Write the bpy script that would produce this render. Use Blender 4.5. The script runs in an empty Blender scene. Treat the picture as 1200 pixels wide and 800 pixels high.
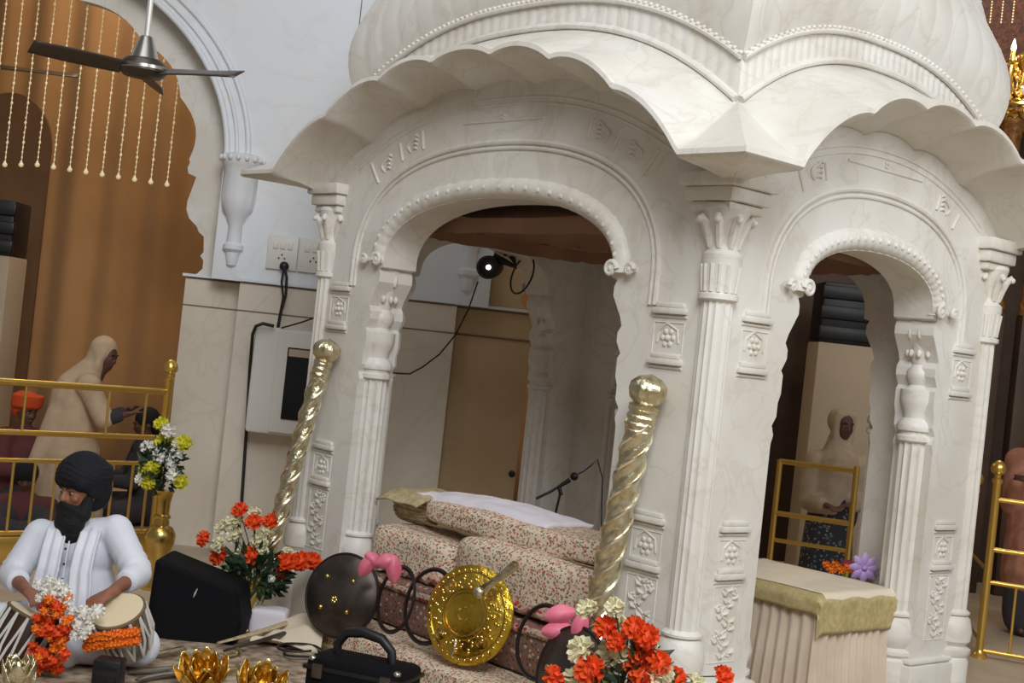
import bpy, bmesh, math, random
from mathutils import Vector, Matrix, noise
from mathutils.geometry import tessellate_polygon
random.seed(7)
C = bpy.context.scene.collection
PI = math.pi
sin, cos = math.sin, math.cos

# ------------------------------------------------------------------ camera model (also used to survey positions)
F, ROLL, PITCH, EYE = 1625.0, math.radians(6.166), 0.005, 1.65
CAM = Vector((0, 0, EYE))
fwd = Vector((0, cos(PITCH), sin(PITCH))); u0 = Vector((0, -sin(PITCH), cos(PITCH))); r0 = Vector((1, 0, 0))
UP = cos(ROLL)*u0 - sin(ROLL)*r0
RT = cos(ROLL)*r0 + sin(ROLL)*u0
def ray(x, y): return fwd + (x-600)/F*RT - (y-400)/F*UP
def at(x, y, Y): d = ray(x, y); return CAM + d*(Y/d.y)
def on(x, y, z=0.0): d = ray(x, y); return CAM + d*((z-EYE)/d.z)

# ------------------------------------------------------------------ helpers
def col(r, g, b):
    f = lambda c: (c/255/12.92) if c/255 <= .04045 else ((c/255+.055)/1.055)**2.4
    return (f(r), f(g), f(b), 1)

def mat(name, c, rough=.5, metal=0.0, c2=None, scale=6.0, bump=0.0, bscale=40.0, emit=0.0, sheen=0.0, detail=4, spec=.5, lo=.35, hi=.65, trans=0.0):
    m = bpy.data.materials.new(name); m.use_nodes = True
    nt = m.node_tree; b = nt.nodes['Principled BSDF']
    b.inputs['Base Color'].default_value = c
    b.inputs['Roughness'].default_value = rough
    b.inputs['Metallic'].default_value = metal
    b.inputs['Specular IOR Level'].default_value = spec
    b.inputs['Sheen Weight'].default_value = sheen
    tc = nt.nodes.new('ShaderNodeTexCoord')
    if c2 is not None:
        n = nt.nodes.new('ShaderNodeTexNoise'); n.inputs['Scale'].default_value = scale; n.inputs['Detail'].default_value = detail
        nt.links.new(tc.outputs['Object'], n.inputs['Vector'])
        r = nt.nodes.new('ShaderNodeValToRGB')
        r.color_ramp.elements[0].position = lo; r.color_ramp.elements[0].color = c
        r.color_ramp.elements[1].position = hi; r.color_ramp.elements[1].color = c2
        nt.links.new(n.outputs['Fac'], r.inputs['Fac']); nt.links.new(r.outputs['Color'], b.inputs['Base Color'])
    if bump:
        n2 = nt.nodes.new('ShaderNodeTexNoise'); n2.inputs['Scale'].default_value = bscale; n2.inputs['Detail'].default_value = 3
        nt.links.new(tc.outputs['Object'], n2.inputs['Vector'])
        bp = nt.nodes.new('ShaderNodeBump'); bp.inputs['Strength'].default_value = bump; bp.inputs['Distance'].default_value = .01
        nt.links.new(n2.outputs['Fac'], bp.inputs['Height']); nt.links.new(bp.outputs['Normal'], b.inputs['Normal'])
    if emit:
        b.inputs['Emission Color'].default_value = c; b.inputs['Emission Strength'].default_value = emit
    return m

def marble(name, base, stain, vein, s=1.6):
    m = bpy.data.materials.new(name); m.use_nodes = True
    nt = m.node_tree; L = nt.links; b = nt.nodes['Principled BSDF']
    b.inputs['Roughness'].default_value = .42; b.inputs['Specular IOR Level'].default_value = .35
    tc = nt.nodes.new('ShaderNodeTexCoord')
    n = nt.nodes.new('ShaderNodeTexNoise'); n.inputs['Scale'].default_value = s; n.inputs['Detail'].default_value = 6; n.inputs['Roughness'].default_value = .6
    r = nt.nodes.new('ShaderNodeValToRGB'); r.color_ramp.elements[0].position = .38; r.color_ramp.elements[0].color = stain
    r.color_ramp.elements[1].position = .58; r.color_ramp.elements[1].color = base
    n2 = nt.nodes.new('ShaderNodeTexNoise'); n2.inputs['Scale'].default_value = s*1.7; n2.inputs['Detail'].default_value = 8; n2.inputs['Distortion'].default_value = 1.4
    r2 = nt.nodes.new('ShaderNodeValToRGB'); e = r2.color_ramp.elements
    e[0].position = .47; e[0].color = (0, 0, 0, 1); e[1].position = .5; e[1].color = (.35, .35, .35, 1)
    e2 = e.new(.53); e2.color = (0, 0, 0, 1)
    mx = nt.nodes.new('ShaderNodeMix'); mx.data_type = 'RGBA'
    for q in (n, n2): L.new(tc.outputs['Object'], q.inputs['Vector'])
    L.new(n.outputs['Fac'], r.inputs['Fac']); L.new(n2.outputs['Fac'], r2.inputs['Fac'])
    L.new(r2.outputs['Color'], mx.inputs[0]); L.new(r.outputs['Color'], mx.inputs[6]); mx.inputs[7].default_value = vein
    L.new(mx.outputs[2], b.inputs['Base Color'])
    return m

def floral(name, ground, spots, scale=34.0):
    """cream printed cotton: small scattered flowers and leaves"""
    m = bpy.data.materials.new(name); m.use_nodes = True
    nt = m.node_tree; L = nt.links; b = nt.nodes['Principled BSDF']; b.inputs['Roughness'].default_value = .85
    tc = nt.nodes.new('ShaderNodeTexCoord')
    prev = None
    for i, (c, sc, th) in enumerate(spots):
        v = nt.nodes.new('ShaderNodeTexVoronoi'); v.inputs['Scale'].default_value = scale*sc; v.inputs['Randomness'].default_value = 1
        mp = nt.nodes.new('ShaderNodeMapping'); mp.inputs['Location'].default_value = (i*3.3, i*1.7, i*.9); mp.inputs['Scale'].default_value = (1, 1.0, 1.25)
        L.new(tc.outputs['Object'], mp.inputs['Vector']); L.new(mp.outputs['Vector'], v.inputs['Vector'])
        r = nt.nodes.new('ShaderNodeValToRGB'); r.color_ramp.elements[0].position = th; r.color_ramp.elements[0].color = (1, 1, 1, 1)
        r.color_ramp.elements[1].position = th+.08; r.color_ramp.elements[1].color = (0, 0, 0, 1)
        L.new(v.outputs['Distance'], r.inputs['Fac'])
        mx = nt.nodes.new('ShaderNodeMix'); mx.data_type = 'RGBA'
        L.new(r.outputs['Color'], mx.inputs[0])
        if prev is None: mx.inputs[6].default_value = ground
        else: L.new(prev, mx.inputs[6])
        mx.inputs[7].default_value = c
        prev = mx.outputs[2]
    L.new(prev, b.inputs['Base Color'])
    return m

M = {}
M['marble'] = marble('carved_marble', col(226, 223, 216), col(214, 208, 197), col(196, 186, 168))
M['wallm'] = marble('wall_marble', col(226, 230, 236), col(226, 226, 226), col(218, 216, 212), .8)
M['dado'] = marble('dado_marble', col(224, 215, 200), col(214, 203, 186), col(204, 191, 172), .9)
M['tan'] = mat('amber_lit_marble', col(206, 180, 142), .5, c2=col(192, 166, 126), scale=2)  # marble; the far room's golden light is put into this tan
M['grime'] = mat('carving_grime', col(120, 110, 95), .8)
M['grout'] = mat('joint_line', col(128, 108, 84), .8)
M['ceil'] = mat('cloth_ceiling_brown', col(158, 124, 98), .85, c2=col(138, 106, 84), scale=3, bump=.3, bscale=8)
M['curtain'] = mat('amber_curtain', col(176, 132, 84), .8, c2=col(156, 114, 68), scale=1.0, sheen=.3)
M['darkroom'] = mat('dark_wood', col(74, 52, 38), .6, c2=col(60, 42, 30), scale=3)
M['alcove'] = mat('alcove_shade_brown', col(112, 80, 52), .8, c2=col(96, 68, 44), scale=2)
M['redwood'] = mat('carved_red_wood', col(110, 56, 34), .45, c2=col(58, 28, 20), scale=38, bump=.8, bscale=60)
M['goldwood'] = mat('gilded_wood', col(176, 122, 66), .4, .3, c2=col(120, 78, 40), scale=24, bump=.7, bscale=50)
M['gold'] = mat('polished_gold', col(236, 204, 124), .25, 1.0, c2=col(214, 176, 92), scale=9)
M['hammered'] = mat('embossed_gold', col(240, 206, 84), .28, 1.0, c2=col(214, 172, 54), scale=12, bump=.5, bscale=34)
M['brass'] = mat('brass_rail', col(232, 194, 104), .3, .9)
M['silver'] = mat('gilt_silver', col(232, 226, 200), .28, 1.0, c2=col(206, 192, 150), scale=26, bump=.35, bscale=90)
M['steel'] = mat('polished_steel', col(190, 188, 182), .28, 1.0)
M['steelgilt'] = mat('ridge_highlight_silver', col(246, 240, 214), .22, 1.0)
M['darksteel'] = mat('dark_steel', col(112, 104, 98), .34, .9, c2=col(84, 76, 70), scale=7)
M['ring'] = mat('blackened_ring', col(58, 50, 50), .4, .7)
M['black'] = mat('black_plastic', col(20, 20, 24), .45)
M['navyblack'] = mat('navy_black_cloth', col(9, 9, 14), .8, spec=.2)
M['white'] = mat('white_plastic', col(222, 220, 214), .45)
M['whitecloth'] = mat('white_cotton', col(226, 228, 236), .9, c2=col(214, 217, 228), scale=5, bump=.25, bscale=14, sheen=.2)
M['lilac'] = mat('lilac_white_cloth', col(226, 220, 228), .9, bump=.3, bscale=14)
M['floral'] = floral('floral_print', col(226, 208, 184), [(col(146, 150, 116), 1.1, .26), (col(182, 92, 84), .9, .24), (col(92, 84, 66), 1.45, .25), (col(206, 150, 130), .85, .24)], 40.0)
M['floralred'] = floral('floral_border', col(186, 158, 138), [(col(110, 112, 88), 1.0, .22), (col(160, 44, 48), .8, .34), (col(74, 56, 48), 1.2, .2)])
M['maroonprint'] = floral('brown_print', col(128, 100, 86), [(col(150, 70, 66), .9, .26), (col(70, 60, 54), 1.2, .24), (col(196, 170, 150), .7, .2)])
M['brocade'] = mat('gold_brocade', col(204, 188, 150), .6, .1, c2=col(172, 152, 112), scale=30, bump=.4, bscale=60)
M['brocedge'] = mat('gold_border', col(198, 182, 134), .5, .1, c2=col(178, 160, 110), scale=40)
M['satin'] = mat('champagne_satin', col(216, 200, 180), .35, 0, c2=col(200, 182, 160), scale=4, sheen=.4)
M['cream'] = mat('cream_cloth', col(226, 212, 188), .8, bump=.2, bscale=18)
M['seam'] = mat('dark_rim_and_crease', col(110, 92, 68), .8)
M['skin'] = mat('skin', col(150, 98, 74), .55, c2=col(136, 86, 64), scale=8)
M['darkskin'] = mat('skin_dark', col(96, 66, 54), .6)
M['beard'] = mat('black_beard', col(16, 15, 17), .85, bump=.9, bscale=70)
M['turban'] = mat('midnight_turban', col(10, 11, 22), .85, bump=.3, bscale=20)
M['eye'] = mat('eye_white', col(150, 138, 128), .3)
M['iris'] = mat('iris', col(30, 20, 16), .3)
M['lip'] = mat('lip', col(120, 66, 58), .5)
M['shawl'] = mat('beige_shawl', col(206, 180, 150), .85, c2=col(186, 160, 132), scale=8, bump=.3, bscale=16)
M['shawl2'] = mat('cream_shawl', col(196, 178, 154), .85, c2=col(172, 152, 130), scale=8, bump=.3, bscale=16)
M['orange_cloth'] = mat('orange_turban_cloth', col(206, 76, 30), .85, bump=.3, bscale=20)
M['maroon'] = mat('maroon_cloth', col(96, 50, 50), .9)
M['darkcloth'] = mat('dark_grey_cloth', col(58, 54, 60), .9)
M['pinkcloth'] = mat('dusty_pink_cloth', col(176, 122, 98), .85, c2=col(140, 90, 72), scale=9, bump=.4, bscale=14)
M['print'] = floral('dark_print', col(50, 52, 60), [(col(150, 150, 150), 1.0, .2), (col(96, 110, 118), .7, .25)], 30)
M['orange'] = mat('orange_petal', col(240, 92, 28), .6, c2=col(222, 66, 20), scale=30)
M['marigold'] = mat('marigold_petal', col(246, 140, 30), .6, c2=col(236, 110, 24), scale=60)
M['ivory'] = mat('ivory_petal', col(236, 232, 200), .6, c2=col(222, 216, 176), scale=30)
M['yellow'] = mat('yellow_petal', col(226, 222, 60), .6, c2=col(206, 200, 50), scale=30)
M['whitepet'] = mat('white_petal', col(238, 236, 228), .6)
M['pink'] = mat('pink_ribbon', col(232, 128, 150), .45, c2=col(216, 104, 130), scale=14)
M['lilacfl'] = mat('lilac_ribbon', col(196, 164, 222), .5)
M['magenta'] = mat('magenta_petal', col(140, 24, 66), .6)
M['leaf'] = mat('dark_leaf', col(40, 66, 38), .55, c2=col(26, 46, 28), scale=20)
M['glassdark'] = mat('smoked_glass', col(26, 26, 28), .15)
M['cable'] = mat('cable_rubber', col(34, 30, 30), .6)
M['drumskin'] = mat('drum_skin', col(228, 212, 176), .7)
M['drumwood'] = mat('drum_shell', col(60, 40, 30), .4)
M['floor'] = mat('pale_floor', col(196, 180, 158), .5, c2=col(176, 158, 134), scale=2)
M['rug'] = mat('patterned_rug', col(190, 172, 148), .9, c2=col(120, 98, 80), scale=16, detail=8)
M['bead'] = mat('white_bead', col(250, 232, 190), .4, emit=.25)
M['bulb'] = mat('candle_bulb', (1, .86, .6, 1), .3, emit=14)
M['lens'] = mat('lamp_lens', (1, 1, 1, 1), .3, emit=3)
M['fan'] = mat('fan_bronze', col(84, 74, 68), .35, .6)
M['fanwhite'] = mat('fan_cap_pale', col(206, 204, 200), .35, .3)
M['panelcream'] = mat('cream_panel', col(190, 172, 148), .6, c2=col(176, 158, 134), scale=1.2)

class MB:
    """collects shapes into one mesh"""
    def __init__(s): s.bm = bmesh.new()
    def grid(s, fn, nu, nv, cu=False, cv=False):
        vs = [[s.bm.verts.new(fn(i/(nu if cu else nu-1), j/(nv if cv else nv-1))) for j in range(nv)] for i in range(nu)]
        for i in range(nu if cu else nu-1):
            for j in range(nv if cv else nv-1):
                a = vs[i][j]; b = vs[(i+1) % nu][j]; c = vs[(i+1) % nu][(j+1) % nv]; d = vs[i][(j+1) % nv]
                try: s.bm.faces.new((a, b, c, d))
                except ValueError: pass
        return vs
    def box(s, c, size, rot=None, bev=0.0):
        t = bmesh.new(); bmesh.ops.create_cube(t, size=1)
        for v in t.verts: v.co = Vector((v.co.x*size[0], v.co.y*size[1], v.co.z*size[2]))
        if bev: bmesh.ops.bevel(t, geom=t.edges[:], offset=bev, segments=2, affect='EDGES', profile=.5)
        R = rot if rot is not None else Matrix.Identity(3)
        s.merge(t, R, Vector(c)); return s
    def merge(s, t, R, off):
        mp = {v: s.bm.verts.new(R @ v.co + off) for v in t.verts}
        for f in t.faces:
            try: s.bm.faces.new([mp[v] for v in f.verts])
            except ValueError: pass
        t.free()
    def tube(s, pts, rad, seg=10, closed=False, flat=1.0):
        pts = [Vector(p) for p in pts]; n = len(pts)
        if not hasattr(rad, '__len__'): rad = [rad]*n
        rings = []; prev = None
        for i, p in enumerate(pts):
            if closed: t = pts[(i+1) % n]-pts[i-1]
            else: t = pts[min(i+1, n-1)]-pts[max(i-1, 0)]
            t = t.normalized() if t.length > 1e-9 else Vector((0, 0, 1))
            if prev is None:
                a = Vector((0, 0, 1)) if abs(t.z) < .9 else Vector((1, 0, 0))
                e = t.cross(a).normalized()
            else:
                e = (prev - t*prev.dot(t)); e = e.normalized() if e.length > 1e-6 else t.orthogonal().normalized()
            prev = e; g = t.cross(e)
            rings.append([s.bm.verts.new(p + e*cos(2*PI*k/seg)*rad[i] + g*sin(2*PI*k/seg)*rad[i]*flat) for k in range(seg)])
        for i in range(n if closed else n-1):
            A, B = rings[i], rings[(i+1) % n]
            for k in range(seg):
                s.bm.faces.new((A[k], A[(k+1) % seg], B[(k+1) % seg], B[k]))
        if not closed:
            s.bm.faces.new(rings[0][::-1]); s.bm.faces.new(rings[-1])
        return s
    def capsule(s, p, q, r1, r2, seg=14):
        p, q = Vector(p), Vector(q); d = (q-p); L = d.length; d = d.normalized() if L > 1e-9 else Vector((0, 0, 1))
        pts, rr = [], []
        for k in range(1, 5): a = PI/2*k/4; pts.append(p-d*r1*cos(a)); rr.append(r1*sin(a))
        for k in range(1, 4): pts.append(p.lerp(q, k/4)); rr.append(r1+(r2-r1)*k/4)
        for k in range(4, 0, -1): a = PI/2*k/4; pts.append(q+d*r2*cos(a)); rr.append(r2*sin(a))
        return s.tube(pts, rr, seg)
    def ell(s, c, r, R=None, nu=20, nv=12, e=1.0):
        c = Vector(c); R = R if R is not None else Matrix.Identity(3)
        sg = lambda v: math.copysign(abs(v)**e, v)
        vs = []
        top = s.bm.verts.new(c + R @ Vector((0, 0, r[2]))); bot = s.bm.verts.new(c + R @ Vector((0, 0, -r[2])))
        for j in range(1, nv):
            ph = PI*j/nv
            vs.append([s.bm.verts.new(c + R @ Vector((r[0]*sg(sin(ph))*sg(cos(2*PI*i/nu)), r[1]*sg(sin(ph))*sg(sin(2*PI*i/nu)), r[2]*sg(cos(ph))))) for i in range(nu)])
        for i in range(nu):
            k = (i+1) % nu
            s.bm.faces.new((top, vs[0][i], vs[0][k])); s.bm.faces.new((bot, vs[-1][k], vs[-1][i]))
            for j in range(nv-2): s.bm.faces.new((vs[j][i], vs[j+1][i], vs[j+1][k], vs[j][k]))
        return s
    def lathe(s, prof, seg=28, c=(0, 0, 0), R=None, flute=0, famp=0.0, frange=None):
        c = Vector(c); R = R if R is not None else Matrix.Identity(3)
        rings = []
        for r, z in prof:
            ring = []
            for k in range(seg):
                a = 2*PI*k/seg; rr = r
                if flute and frange and frange[0] <= z <= frange[1]: rr = r*(1-famp*abs(sin(flute*a/2))**.7) if True else r
                ring.append(s.bm.verts.new(c + R @ Vector((rr*cos(a), rr*sin(a), z))))
            rings.append(ring)
        for A, B in zip(rings, rings[1:]):
            for k in range(seg): s.bm.faces.new((A[k], A[(k+1) % seg], B[(k+1) % seg], B[k]))
        s.bm.faces.new(rings[0][::-1]); s.bm.faces.new(rings[-1])
        return s
    def prism(s, pts, d0, d1, P):
        """pts: 2-D outline, P(u, d, v) -> point"""
        f = [s.bm.verts.new(P(u, d1, v)) for u, v in pts]; b = [s.bm.verts.new(P(u, d0, v)) for u, v in pts]
        n = len(pts)
        for i in range(n): s.bm.faces.new((f[i], b[i], b[(i+1) % n], f[(i+1) % n]))
        for tri in tessellate_polygon([[Vector((u, v, 0)) for u, v in pts]]):
            for q in (f, b):
                try: s.bm.faces.new([q[k] for k in tri])
                except ValueError: pass
        return s
    def build(s, name, m, parent=None, smooth=40, loc=None):
        bmesh.ops.recalc_face_normals(s.bm, faces=s.bm.faces[:])
        me = bpy.data.meshes.new(name); s.bm.to_mesh(me); s.bm.free()
        me.materials.append(M[m] if isinstance(m, str) else m)
        if smooth:
            me.shade_smooth(); me.set_sharp_from_angle(angle=math.radians(smooth))
        o = bpy.data.objects.new(name, me); C.objects.link(o)
        if parent is not None: o.parent = parent
        if loc is not None: o.location = loc
        return o

def bake(o, voxel=.012, smooth=3):
    md = o.modifiers.new('r', 'REMESH'); md.mode = 'VOXEL'; md.voxel_size = voxel; md.use_smooth_shade = True
    if smooth: sm = o.modifiers.new('s', 'SMOOTH'); sm.factor = .5; sm.iterations = smooth
    bpy.context.view_layer.update()
    dg = bpy.context.evaluated_depsgraph_get()
    me = bpy.data.meshes.new_from_object(o.evaluated_get(dg)); mt = o.data.materials[0]
    o.modifiers.clear(); o.data = me
    if not me.materials: me.materials.append(mt)
    me.shade_smooth()
    return o

def empty(name, label, cat, loc=(0, 0, 0), rz=0, group=None):
    o = bpy.data.objects.new(name, None); C.objects.link(o); o.location = loc; o.rotation_euler = (0, 0, rz)
    o.empty_display_size = .1
    o['label'] = label; o['category'] = cat
    if group: o['group'] = group
    return o
def tag(o, label, cat, group=None, kind=None):
    o['label'] = label; o['category'] = cat
    if group: o['group'] = group
    if kind: o['kind'] = kind
    return o
def struct(o): o['kind'] = 'structure'; return o
def copy_tree(o, parent=None):
    c = o.copy(); C.objects.link(c); c.parent = parent
    for ch in list(o.children): copy_tree(ch, c)
    return c
def I(p): return lambda u, d, v: Vector((u, d, v))
XZ = lambda Y: (lambda u, d, v: Vector((u, Y-d, v)))     # d grows towards the camera
def rotz(a): return Matrix.Rotation(a, 3, 'Z')
def align(v):
    return Vector((0, 0, 1)).rotation_difference(Vector(v).normalized()).to_matrix()

# ================================================================== SETTING
g = MB(); g.box((0, 7.5, -.05), (18, 17, .1)); struct(g.build('floor', 'floor', smooth=0))

# --- white rear arcade wall: pier between two scalloped arches
WY, WP = 9.75, 9.95
AC, AZ, AR = -3.9, 2.75, 1.745
EZ = .79
def arc(cx, cz, r, a0, a1, n): return [(cx+r*cos(a0+(a1-a0)*i/n), cz+r*EZ*sin(a0+(a1-a0)*i/n)) for i in range(n+1)]
g = MB()
# front layer
out = [(-1.93, 0), (-1.93, 1.915), (-2.15, 1.915), (-2.15, 2.75)] + arc(AC, AZ, AR, 0.02, PI-.02, 40) + [(-5.65, 2.75), (-5.65, 1.92), (-5.87, 1.8), (-5.87, 0), (-7.6, 0), (-7.6, 6.2), (2.6, 6.2), (2.6, 4.13)]
ACR = 2*(-1.175)-AC   # mirrored arch centre
out += [(x, z) for x, z in arc(ACR+.0, AZ, AR, PI*.5, PI-.02, 24)][0:] if False else []
out += [(1.55, 4.13)] + arc(1.55, AZ, AR, PI*.5, PI-.02, 24)[1:] + [(-.195, 2.75), (-.195, 1.915), (-.42, 1.915), (-.42, 0)]
g.prism(out, -.16, 0, XZ(WY)); struct(g.build('wall_rear', 'wallm', smooth=30))
# recessed layer with the scalloped intrados
def scallop(cx, side):
    """outline of the inner arch from the spring upwards; side=+1 right jamb"""
    pts = []
    for k in range(4):
        a0, a1 = PI/2*k/4, PI/2*(k+1)/4
        for j in range(8):
            t = j/8; a = a0+(a1-a0)*t
            r = 1+.035*sin(PI*t) + (.12*max(0, (a-1.2)/.37)**2)
            pts.append((cx+side*r*1.455*cos(a), AZ+r*1.14*sin(a)))
    pts.append((cx, AZ+1.28))
    return pts
jam = [(1.54, 0), (1.54, 1.92), (1.60, 1.94), (1.635, 1.98), (1.635, 2.04), (1.61, 2.07), (1.63, 2.10), (1.62, 2.21), (1.58, 2.24), (1.56, 2.28), (1.50, 2.33), (1.475, 2.39), (1.475, 2.45), (1.50, 2.55), (1.52, 2.63), (1.46, 2.65), (1.45, 2.69), (1.465, 2.73)]
sc = scallop(AC, 1); sl = scallop(AC, -1)
o1 = [(AC+2.1, 0)] + [(AC+2.1, 4.6), (AC-2.1, 4.6), (AC-2.1, 0)] + [(AC-x, z) for x, z in jam] + sl[:-1] + sc[::-1] + [(AC+x, z) for x, z in jam[::-1]]
g = MB(); g.prism(o1, -.12, 0, XZ(WP)); struct(g.build('wall_rear_scalloped_arch', 'marble', smooth=30))
RC = 1.67
jr = [(RC-x, z) for x, z in jam]
o2 = [(-.6, 0), (-.6, 4.6), (RC, 4.6), (RC, AZ+1.28)] + scallop(RC, -1)[:-1][::-1] + jr[::-1]
g = MB(); g.prism(o2, -.12, 0, XZ(WP)); struct(g.build('wall_rear_amber_lit_jamb', 'tan', smooth=30))
# dado facing and ledges
g = MB()
g.box((-1.175, WY-.012, .955), (1.53, .025, 1.91))
g.box((-2.17, WP-.012, .955), (.40, .03, 1.91))
struct(g.build('wall_rear_dado', 'dado', smooth=0))
g = MB()
g.box((-1.175, WY-.02, 1.925), (1.56, .05, .02)); g.box((-2.17, WP-.02, 1.925), (.44, .06, .02)); g.box((-.14, WP-.02, 1.925), (.62, .05, .02))
struct(g.build('trim_1', 'wallm', smooth=0))
g = MB()
for z in (1.905, 1.712):
    g.box((-1.175, WY-.026, z), (1.53, .006, .008)); g.box((-2.17, WP-.029, z), (.40, .006, .008)); g.box((-.14, WP-.004, z), (.56, .012, .014))
g.box((at(421, 30, 9.75).x, WY-.002, 4.3), (.006, .006, 3.0)); g.box((at(443, 5, 9.75).x, WY-.002, 4.3), (.006, .006, 3.0))
struct(g.build('trim_2', 'grout', smooth=0))
# arch mouldings on the front layer
g = MB()
for cx, a0, a1 in ((AC, 0.0, PI), (1.55, PI*.5, PI)):
    for rr, tr in ((AR+.02, .022), (AR+.09, .015), (AR+.17, .02)):
        pts = [Vector((x, WY-.005, z)) for x, z in arc(cx, AZ, rr, a0, a1, 48)]
        g.tube(pts, tr, 8)
struct(g.build('trim_3', 'wallm', smooth=50))
# corbel capitals on the pier
def corbel(x, name):
    g = MB()
    prof = [(.0, 2.0), (.035, 2.02), (.05, 2.09), (.05, 2.11), (.075, 2.13), (.075, 2.16), (.055, 2.18), (.05, 2.30), (.065, 2.33), (.075, 2.36), (.11, 2.40), (.125, 2.46), (.13, 2.50), (.13, 2.68), (.135, 2.71), (.15, 2.74), (.155, 2.78), (.12, 2.80)]
    g.lathe([(r*.95+.001, z) for r, z in prof], 26, c=(x, WY+.0, 0), flute=12, famp=.10, frange=(2.38, 2.7))
    for k in range(9):
        a = PI+PI*k/8; g.ell((x+.15*cos(a), WY+.15*sin(a), 2.765), (.016, .016, .022), nu=8, nv=6)
    return struct(g.build(name, 'wallm'))
corbel(-2.02, 'trim_4'); corbel(-.36, 'trim_5')
# pier side shading strip between dado panels
g = MB()
# far room behind the arches
g.box((-4, 13.6, 3), (12, .1, 6.4)); struct(g.build('wall_far', 'curtain', smooth=0))
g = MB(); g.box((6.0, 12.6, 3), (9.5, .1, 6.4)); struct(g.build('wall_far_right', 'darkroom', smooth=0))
# arched alcove behind the hanging strings, its shade painted on a flat brown panel
def hang_curtain(name, x0, x1, y, z1, m, amp=.05, wl=.22, label='', cat='curtain'):
    g = MB()
    n = int((x1-x0)/.03)
    g.grid(lambda u, v: Vector((x0+(x1-x0)*u, y+amp*sin(2*PI*(x0+(x1-x0)*u)/wl)+.3*amp*sin(7.3*u*11+v*2), .02+(z1-.02)*v)), n, 8)
    o = g.build(name, m); md = o.modifiers.new('s', 'SOLIDIFY'); md.thickness = .01
    return tag(o, label, cat)
hang_curtain('curtain', -7.5, 1.6, 13.3, 6.0, 'curtain', amp=.045, wl=.42, label='amber brown draped curtain filling the room behind the left arch')
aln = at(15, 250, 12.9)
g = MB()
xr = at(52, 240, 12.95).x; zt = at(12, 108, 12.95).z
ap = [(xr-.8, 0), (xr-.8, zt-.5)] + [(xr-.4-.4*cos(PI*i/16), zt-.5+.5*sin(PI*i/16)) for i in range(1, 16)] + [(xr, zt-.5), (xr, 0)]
g.prism(ap, -.05, 0, XZ(12.95)); tag(g.build('alcove_shade_panel', 'alcove', smooth=30), 'flat panel painted dark as the shaded round-headed alcove behind the bead strings at far left', 'alcove')  # dark tone stands for the shade inside the niche

g = MB(); g.box((-1, 11.75, 6.25), (18, 3.9, .1)); struct(g.build('ceiling', 'wallm', smooth=0))
# tall cream panels with black louvred units on top
def louvre_unit(name, c, w, ztop, hh, rz, label):
    t = empty(name, label, 'cabinet', (c.x, c.y, 0), rz)
    g = MB(); g.box((0, 0, (ztop-hh)/2), (w, .42, ztop-hh), bev=.015); g.build('body', 'panelcream', t)
    g = MB(); g.box((0, 0, ztop-hh/2), (w*.98, .40, hh), bev=.02)
    for k in range(3): g.box((0, -.20, ztop-hh+hh*(k+.5)/3), (w*1.04, .06, hh*.22), bev=.015)
    g.build('louvre', 'black', t)
    return t
p = at(988, 400, 11.6); louvre_unit('floor_cabinet', p, .50, at(985, 333, 11.6).z, .50, 0, 'tall cream cabinet with black louvred top seen through the narrow marble arch')
p = at(-18, 298, 11.6); louvre_unit('floor_cabinet', p, .58, at(0, 235, 11.6).z, .46, 0, 'tall cream cabinet with black louvred top at the left edge')

# carved wood and gilded upper part at the far right
g = MB(); g.box((5.6, 12.3, 5.6), (4.2, .2, 2.5)); tag(g.build('carved_panel', 'redwood', smooth=0), 'dark red carved wood panel above the chandelier', 'panel')
for i, xx in enumerate((1186, 1212)):
    p = at(xx+i*16, 160, 11.9)
    g = MB(); g.lathe([(.09, 2.4), (.09, 2.5), (.075, 2.55), (.075, 3.9), (.1, 4.0), (.12, 4.1), (.12, 4.3)], 20, c=(p.x, p.y, 0))
    pb = g
    gp = g.build('gilded_post', 'goldwood'); g = MB(); g.box((p.x, p.y, 1.2), (.16, .16, 2.4), bev=.01); g.build('plinth', 'darkroom', gp)
    tag(gp, ['gilded brown wooden post under the chandelier', 'second gilded post at the right edge behind the chandelier'][i], 'post')

# ================================================================== MARBLE CANOPY
TH = math.radians(-48.61); HA, HB = 1.483, 1.074
CEN = Vector((.646, 7.48, 0))
axl = Vector((cos(TH), sin(TH), 0)); ayl = Vector((-sin(TH), cos(TH), 0))
def W(p): return CEN + axl*p[0] + ayl*p[1] + Vector((0, 0, p[2]))
def Lc(w): v = Vector(w)-CEN; return Vector((v.dot(axl), v.dot(ayl), w[2]))
def AP(x, y, off=0.0):     # point seen at (x, y) on the vertical plane `off` in front of the wide face, canopy coordinates
    d = ray(x, y); t = ((-HB-off)-((CAM-CEN).dot(ayl)))/d.dot(ayl); return Lc(CAM+d*t)

pav = empty('marble_canopy', 'carved white marble canopy with ribbed dome, scalloped eaves and four arches', 'canopy', CEN, TH)
SIDES = [((1, 0), (0, -1), HA, HB), ((0, 1), (1, 0), HB, HA), ((-1, 0), (0, 1), HA, HB), ((0, -1), (-1, 0), HB, HA)]
def mapper(S, O, pl): return lambda s, d, z: Vector((S[0]*s+O[0]*(pl+d), S[1]*s+O[1]*(pl+d), z))

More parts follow.
